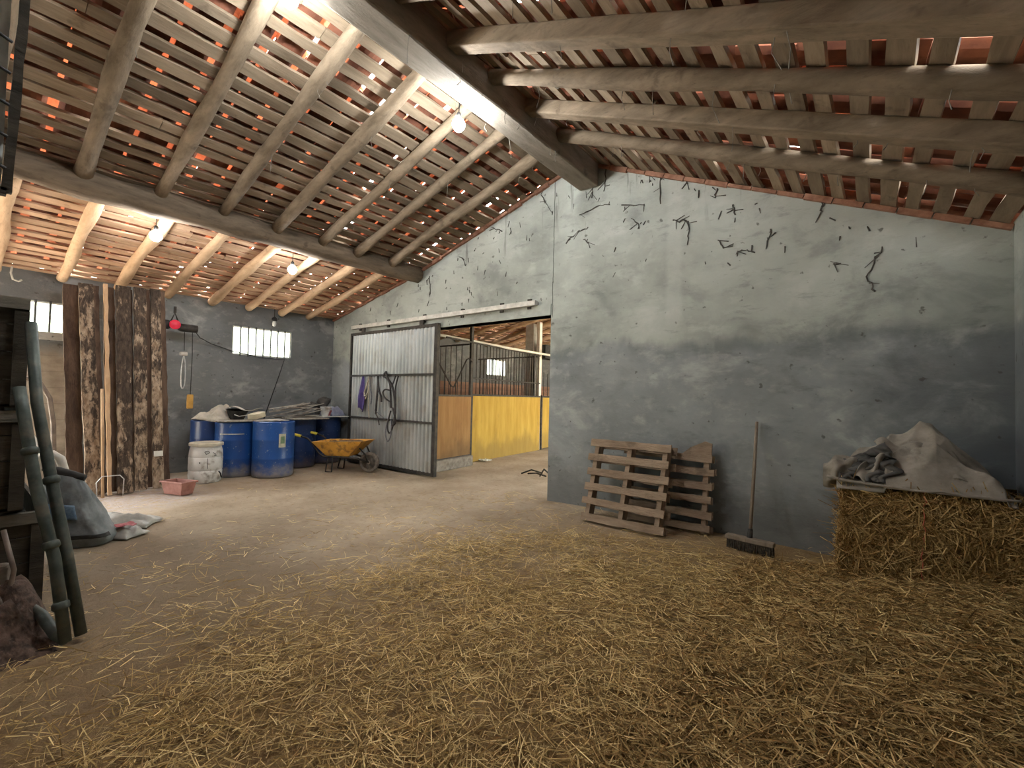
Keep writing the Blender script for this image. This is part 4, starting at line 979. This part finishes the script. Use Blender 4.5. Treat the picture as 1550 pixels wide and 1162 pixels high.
m.grid(tf, 96, 72); m.build('sheet', 'tarp', tp, smooth='all', solid=.006)
m = MB()
def ff(u, v):
    x = .02 + .42 * u + .10 * v; y = 4.46 - .26 * v
    return (x, y, 1.06 - .20 * v + .06 * u - .10 * u * u + .03 * mnoise.noise(Vector((u * 5, v * 5, 3))) + .025 * math.sin(u * 14 + v * 3))
m.grid(ff, 30, 20); m.build('folded_flap', 'tarp', tp, smooth='all', solid=.008)
m = MB()  # rolled, bunched end hanging over the left edge
def rf(u, v):
    a = 2 * PI * v; x = -.29 + .36 * u; r = (.055 + .055 * math.sin(PI * min(1, u * 1.3 + .12))) * (1 + .45 * mnoise.noise(Vector((u * 5, math.cos(a) * 1.8, math.sin(a) * 1.8))))
    return (x, 4.30 + .10 * u + r * 1.2 * math.cos(a), .80 + .13 * u ** 1.2 + r * math.sin(a))
m.grid(rf, 30, 36); m.build('bunched_end', 'tarp', tp, smooth='all')
m = MB()
def df(u, v):
    x = -.19 + .33 * u + .07 * u * mnoise.noise(Vector((v * 5, 3, 3))) - .06 * u * (2 * v - 1) ** 2; q = abs(mnoise.noise(Vector((u * 3.2 + 2, v * 4.5 + u * 3, 5)))); q2 = mnoise.noise(Vector((u * 8, v * 9, 1)))
    return (x, 4.165 + .20 * v - .05 * (1 - 2.2 * q) - .012 * q2, .80 + v * (.10 + .17 * u) + .02 * mnoise.noise(Vector((u * 6, v * 3, 9))))
m.grid(df, 44, 34); m.build('shade_folds', 'rag_shade', tp, smooth='all', solid=.005)  # dark sheet painting the shade of the cavity under the canvas
m = MB()
def gf(u, v):
    x = -.11 + .10 * u + .10 * v; return (x, 4.135 + .15 * v + .02 * math.sin(u * 7), .80 + .17 * v + .03 * math.sin(u * 5 + v * 4))
m.grid(gf, 16, 20); m.build('loose_fold', 'tarp', tp, smooth='all', solid=.006)
P = [(-.26 + .98 * t, 4.128 + .012 * mnoise.noise(Vector((t * 9, 1, 0))) - .01 * math.sin(t * 3), .778 + .016 * mnoise.noise(Vector((t * 7, 4, 2))) + .03 * (1 - t) ** 6) for t in [i / 40 for i in range(41)]]
m = MB(); m.tube(P, [.010 + .005 * mnoise.noise(Vector((i * .4, 2, 2))) for i in range(41)], 8, .12, 3); m.build('hem', 'tarp', tp, smooth='all')

# ------------------------------------------------------------------ left foreground clutter
cr = [('dark slatted crate at the foot of the left stack', 0, .60), ('dark slatted crate in the middle of the left stack', .615, 1.20), ('dark slatted crate topmost of the left stack', 1.215, 1.85)]
for k, (lab, za, zb) in enumerate(cr):
    root = empty('wooden_crate', (-4.2, -.25, za), lab, 'crate', 'dark crates stacked at the left'); dx = (-.03, 0, .02)[k]
    xf, xb, ya, yb = -3.86 + dx, -5.3 + dx, -.9, (.40, .30, .284)[k]  # unseen depth stretched back to shade the floor
    hh = zb - za
    for nm, (a0, a1, c0, c1) in (('front_panel', (xf - .02, xf, ya, yb)), ('back_panel', (xb, xb + .02, ya, yb)), ('side_panel', (xb, xf, yb - .02, yb)), ('side_panel', (xb, xf, ya, ya + .02))):
        m = MB()
        for j in range(4): m.bbox(a0, a1, c0, c1, za + hh * j / 4 + .004, za + hh * (j + 1) / 4 - .004)
        m.build(nm, 'crate', root)
    m = MB(); m.bbox(xb, xf, ya, yb, za + .0, za + .02); m.build('bottom', 'crate', root)
    m = MB(); m.bbox(xf, xf + .025, ya, yb, zb - .07, zb - .005); m.build('rail', 'crate_rail', root)
    m = MB(); m.bbox(xf, xf + .02, yb - .06, yb, za + .01, zb - .08); m.build('corner_batten', 'crate', root)
def pole(name, pts, rings, label, foot):
    root = empty(name, pts[0], label, 'pipe', 'green grey pipes leaning at the left')
    m = MB(); m.tube(pts, .026, 14); m.build('tube', 'greenpipe', root, smooth='all')
    for t in rings:
        i = min(int(t * (len(pts) - 1)), len(pts) - 2); f = t * (len(pts) - 1) - i; p = Vector(pts[i]).lerp(Vector(pts[i + 1]), f); d = (Vector(pts[i + 1]) - Vector(pts[i])).normalized()
        q = MB(); q.tube([p - d * .022, p - d * .012, p + d * .012, p + d * .022], [.027, .036, .036, .027], 14); q.build('coupling', 'greenpipe', root, smooth='all')
    if foot:
        q = MB(); q.tube(foot, .026, 12); q.build('elbow', 'greenpipe', root, smooth='all')
pole('steel_pipe', [(-3.26, .430, .02), (-3.35, .386, .431), (-3.45, .311, .814), (-3.55, .261, 1.187), (-3.60, .243, 1.33)], (.11, .3, .62), 'nearer green grey pipe with couplings leaning on the dark crates', [(-3.26, .430, .03), (-3.32, .40, .05), (-3.45, .36, .12), (-3.56, .30, .17)])
pole('steel_pipe', [(-3.30, .495, .02), (-3.40, .435, .45), (-3.52, .37, .86), (-3.64, .315, 1.25), (-3.76, .285, 1.70)], (.48,), 'longer green grey pipe behind the coupled one', None)
for k, (x, y, z, s, mt, lab) in enumerate(((-3.55, .16, .12, (.16, .12, .24), 'stone', 'dirty grey block before the dark crates'), (-3.62, .05, .17, (.12, .14, .34), 'brickpink', 'pinkish block leaning before the dark crates'), (-3.42, .14, .05, (.2, .1, .1), 'brickpink', 'low pinkish block by the pipe foot'), (-3.66, .20, .32, (.1, .08, .12), 'stone', 'small pale lump resting above the blocks'))):
    m = MB(); m.box((x, y, z), s, Matrix.Rotation(.4 * k, 3, 'Z')); o = m.build('block', mt, bevel=.02); tag(o, lab, 'block', 'blocks before the dark crates')
m = MB(); m.tube([(-3.7, .22, .55), (-3.6, .26, .35), (-3.55, .24, .2), (-3.5, .30, .08), (-3.42, .30, .03)], .012, 8)
tag(m.build('hose', 'hose', smooth='all'), 'thin brown hose coiling down behind the leaning pipes', 'hose')
m = MB()
m.grid(lambda u, v: (-4.15 + .95 * u, -.5 + .93 * v, -.04 + .52 * math.sin(PI * u) ** .8 * max(0, math.sin(PI * v ** 1.7)) * (.75 + .6 * mnoise.noise(Vector((u * 6, v * 6, 4)))) + .05 * mnoise.noise(Vector((u * 17, v * 17, 1)))), 44, 44)
tag(m.build('dirt_heap', 'soil_dark', smooth='all'), 'dark brown heap of dirt and rubbish before the crates', 'dirt', kind='stuff')
# hanging frame at the upper left
hg = empty('hanging_frame', (-3.4, .05, 2.35), 'dark framed milky panel hanging at the upper left edge', 'panel')
m = MB(); m.beam((-3.40, .148, 2.31), (-3.40, .178, 3.42), .035, .05, up=(1, 0, 0), segs=10, jit=.003); m.beam((-3.40, -.5, 2.31), (-3.4, .148, 2.31), .05, .035); m.beam((-3.40, -.5, 2.31), (-3.40, -.5, 3.42), .04, .04, up=(1, 0, 0)); m.build('frame', 'crate', hg)
m = MB(); m.grid(lambda u, v: (-3.43 + .02 * mnoise.noise(Vector((u * 5, v * 9, 0))), -.48 + .61 * u, 2.34 + 1.1 * v), 16, 26); m.build('panel', 'film', hg, smooth='all', solid=.004)
for k in range(5):
    z = 2.42 + k * .16; m = MB(); m.tube([(-3.37, .14, z), (-3.36, .08, z + .02), (-3.36, .03, z + .07), (-3.37, -.1, z + .12)], .008, 6); m.build('wire', 'black', hg, smooth='all')
m = MB(); m.tube([(-3.4, .16, 3.4), (-3.4, .17, zroof(-3.4) - .02)], .006, 6); m.build('hanging_wire', 'black', hg)
# sack and bags on the floor
sk = empty('woven_sack', (-5.3, .7, 0), 'grey woven sack with a black rolled top on the floor', 'sack')
m = MB()
def sf(u, v):
    a = 2 * PI * u; t = v; ca, sa = math.cos(a), math.sin(a); sg = lambda q: math.copysign(abs(q) ** .6, q)
    w = .255 - .135 * t ** 1.1; d_ = .17 * (1 - t ** 2.2) + .02
    nz = 1 + .12 * mnoise.noise(Vector((ca * 2, sa * 2, t * 3))) - .10 * abs(mnoise.noise(Vector((ca * 3.5 + 4, sa * 3.5, t * 6 + 2))))
    if t < .1: nz *= .86 + 1.4 * t
    c = Vector((-5.33 - .05 * t, .77 - .115 * t, .0)); e1 = Vector((.55, .83, 0)); e2 = Vector((.83, -.55, 0))
    return c + e1 * (w * sg(ca) * nz) + e2 * (d_ * sg(sa) * nz) + Vector((0, 0, .60 * t - .05 * t * ca))
m.grid(sf, 56, 30); m.add([sf(k / 40, 0) for k in range(40)], [tuple(range(40))]); m.build('bag', 'sack', sk, smooth='all')
e1 = Vector((.55, .83, 0)); tc = Vector((-5.38, .655, .60))
m = MB(); m.tube([tc - e1 * .14 + Vector((0, 0, .05)), tc - e1 * .05 + Vector((0, 0, .02)), tc + e1 * .06 + Vector((0, 0, -.018)), tc + e1 * .14 + Vector((0, 0, -.045))], [.03, .036, .034, .026], 10, .1, 2); m.build('rolled_top', 'black', sk, smooth='all')
def on_sack(u0, u1, v0, v1, nm, mt):
    q = MB(); q.grid(lambda u, v: Vector(sf(u0 + (u1 - u0) * u, v0 + (v1 - v0) * v)) + Vector((.012, -.004, .0)), 10, 6); q.build(nm, mt, sk, smooth='all', solid=.002)
on_sack(.20, .36, .40, .60, 'blue_print', 'sackblue'); on_sack(.02, .46, .13, .185, 'black_band', 'black')
crumple('film_bag', 'plastic', (-5.78, 1.10, .005), .62, .36, .13, 'pale clear plastic bag slumped beside the grey sack', 'bag', 3.3, .9, .5)
crumple('printed_bag', 'plastic', (-5.35, 1.04, .005), .34, .26, .10, 'flat plastic bag with faded red print by the sack', 'bag', 7.7, .6, .6)
m = MB(); m.grid(lambda u, v: (-5.34 + .12 * u,   .98 + .14 * v, .108 + .02 * mnoise.noise(Vector((u * 3, v * 3, 1)))), 6, 6)
m.build('red_print', 'redprint', bpy.data.objects['printed_bag'], solid=.003)

# ------------------------------------------------------------------ cobwebs and grime strands
MK = [[(-1.635, 3.35), (-1.577, 3.315), (-1.562, 3.238), (-1.581, 3.045)], [(-1.744, 3.368), (-1.634, 3.328)], [(-1.082, 2.839), (-1.07, 2.892), (-1.002, 2.893), (-.918, 2.857)], [(.071, 2.71), (.031, 2.63), (-.023, 2.464), (.018, 2.342)], [(-3.147, 3.381), (-2.951, 3.497), (-2.817, 3.511)], [(-2.871, 3.378), (-2.794, 3.311)], [(-2.936, 3.709), (-2.682, 3.758), (-2.528, 3.736)], [(-2.37, 3.681), (-2.079, 3.624)], [(-3.548, 4.129), (-3.367, 3.838)], [(-2.749, 4.2), (-2.768, 3.881)], [(-1.888, 3.9), (-1.89, 3.592)], [(-1.59, 3.797), (-1.59, 3.738)], [(-2.574, 4.2), (-2.594, 3.919)], [(-2.006, 3.95), (-2.011, 3.879)], [(-1.281, 3.601), (-1.293, 3.498)], [(-.768, 3.066), (-.813, 2.857)], [(-.366, 3.25), (-.365, 3.121)], [(-1.118, 3.384), (-1.104, 3.277)], [(-.269, 2.634), (-.22, 2.614)], [(-2.198, 3.495), (-2.131, 3.362)], [(-1.255, 3.052), (-1.209, 2.952)], [(-4.443, 3.865), (-4.247, 3.773)], [(-5.055, 3.522), (-4.977, 3.383)], [(-5.829, 3.321), (-5.783, 3.035)]]
b = MB(); rr = random.Random(3)
def strand(P, r): b.tube([Vector(p) + Vector((rr.uniform(-.012, .012), 0, rr.uniform(-.012, .012))) for p in P], [r * rr.uniform(.4, 1.3) for _ in P], 5)
for mk in MK:
    P = []
    for i in range(len(mk) - 1):
        for k in range(5): t = k / 5; P.append((mk[i][0] + (mk[i + 1][0] - mk[i][0]) * t, D - .006, mk[i][1] + (mk[i + 1][1] - mk[i][1]) * t))
    P.append((mk[-1][0], D - .006, mk[-1][1]))
    strand(P, .007)
    for _ in range(3):
        q = rr.choice(P); strand([q, (q[0] + rr.uniform(-.1, .1), D - .006, q[2] + rr.uniform(-.1, .05))], .005)
for _ in range(90):
    x = rr.uniform(-7.5, .6); zt_ = zroof(x) - .1; z = zt_ - abs(rr.gauss(0, .55)); 
    if z < 2.75: continue
    L = rr.uniform(.015, .09); strand([(x, D - .005, z), (x + rr.uniform(-.03, .03), D - .005, z - L)], .006)
tag(b.build('wall_cobwebs', 'web'), 'dusty black cobweb tufts stuck to the gable wall', 'cobweb', kind='stuff')
b = MB()
for _ in range(70):
    k = rr.random()
    if k < .55: y = rr.choice(RY[1:6]) + rr.uniform(-.05, .05); x = rr.uniform(-2.6, -.2) if rr.random() < .7 else rr.uniform(-.2, .6); z = zroof(x) - .13
    elif k < .8: y = rr.choice(UY) + rr.uniform(-.04, .04); x = rr.uniform(-5.5, -3.1); z = zroof(x) - .12
    else: x = -2.8 + rr.choice((-.13, .13)); y = rr.uniform(1.8, 4.9); z = 4.0
    L = rr.uniform(.04, .22); b.tube([(x, y, z + .01), (x + rr.uniform(-.02, .02), y + rr.uniform(-.02, .02), z - L / 2), (x + rr.uniform(-.03, .03), y + rr.uniform(-.02, .02), z - L)], [.0025, .002, .003], 4)
tag(b.build('roof_cobwebs', 'webpale'), 'limp dusty cobwebs dangling from rafters and ridge beam', 'cobweb', kind='stuff')

# ------------------------------------------------------------------ light
w = bpy.data.worlds.new('sky'); scn.world = w; w.use_nodes = True
bg = w.node_tree.nodes['Background']; bg.inputs['Strength'].default_value = 16
tc_ = w.node_tree.nodes.new('ShaderNodeTexCoord'); sx_ = w.node_tree.nodes.new('ShaderNodeSeparateXYZ'); rp_ = w.node_tree.nodes.new('ShaderNodeValToRGB')
ramp_set(rp_, [(0, (.10, .11, .085)), (.16, (.115, .13, .10)), (.34, (.55, .58, .60)), (.5, (1, 1, 1))])   # hazy trees low down, bright overcast above
w.node_tree.links.new(tc_.outputs['Generated'], sx_.inputs[0]); w.node_tree.links.new(sx_.outputs['Z'], rp_.inputs['Fac']); w.node_tree.links.new(rp_.outputs['Color'], bg.inputs['Color'])
def portal(loc, rot, sx, sy):
    l = bpy.data.lights.new('sky_portal', 'AREA'); l.shape = 'RECTANGLE'; l.size = sx; l.size_y = sy; l.cycles.is_portal = True
    o = bpy.data.objects.new('sky_portal', l); o.location = loc; o.rotation_euler = rot; COL.objects.link(o)
portal((XL - .1, (DR[0] + DR[1]) / 2, 1.25), (0, -PI / 2, 0), 2.5, 2.35)
portal(((-8.6 + FX) / 2, Y0 - .1, 1.25), (PI / 2, 0, 0), FX + 8.6, 2.5)
portal((XL - .1, (W2[0] + W2[1]) / 2, 2.235), (0, -PI / 2, 0), .5, 1.03)
portal((XL - .1, (W1[0] + W1[1]) / 2, 2.24), (0, -PI / 2, 0), .5, .7)
portal((XR + .1, 8.75, 1.35), (0, PI / 2, 0), 2.7, 2.3)

# ------------------------------------------------------------------ camera
f, yaw, pitch, roll, hc = 681.68, .6737, .02869, .02397, 1.3431
F = Vector((-math.sin(yaw) * math.cos(pitch), math.cos(yaw) * math.cos(pitch), math.sin(pitch))); R = Vector((math.cos(yaw), math.sin(yaw), 0)); U = R.cross(F)
R2 = R * math.cos(roll) + U * math.sin(roll); U2 = -R * math.sin(roll) + U * math.cos(roll)
cam = bpy.data.cameras.new('camera'); cam.sensor_width = 36; cam.lens = 36 * f / 1550; cam.clip_start = .02
co = bpy.data.objects.new('camera', cam); COL.objects.link(co)
co.matrix_world = Matrix(((R2.x, U2.x, -F.x, 0), (R2.y, U2.y, -F.y, 0), (R2.z, U2.z, -F.z, hc), (0, 0, 0, 1)))
scn.camera = co
vs = scn.view_settings; vs.view_transform = 'Standard'; vs.look = 'None'; vs.gamma = 1; vs.use_curve_mapping = False; vs.exposure = 1.75
scn.cycles.max_bounces = 10; scn.cycles.diffuse_bounces = 6; scn.cycles.sample_clamp_indirect = 12
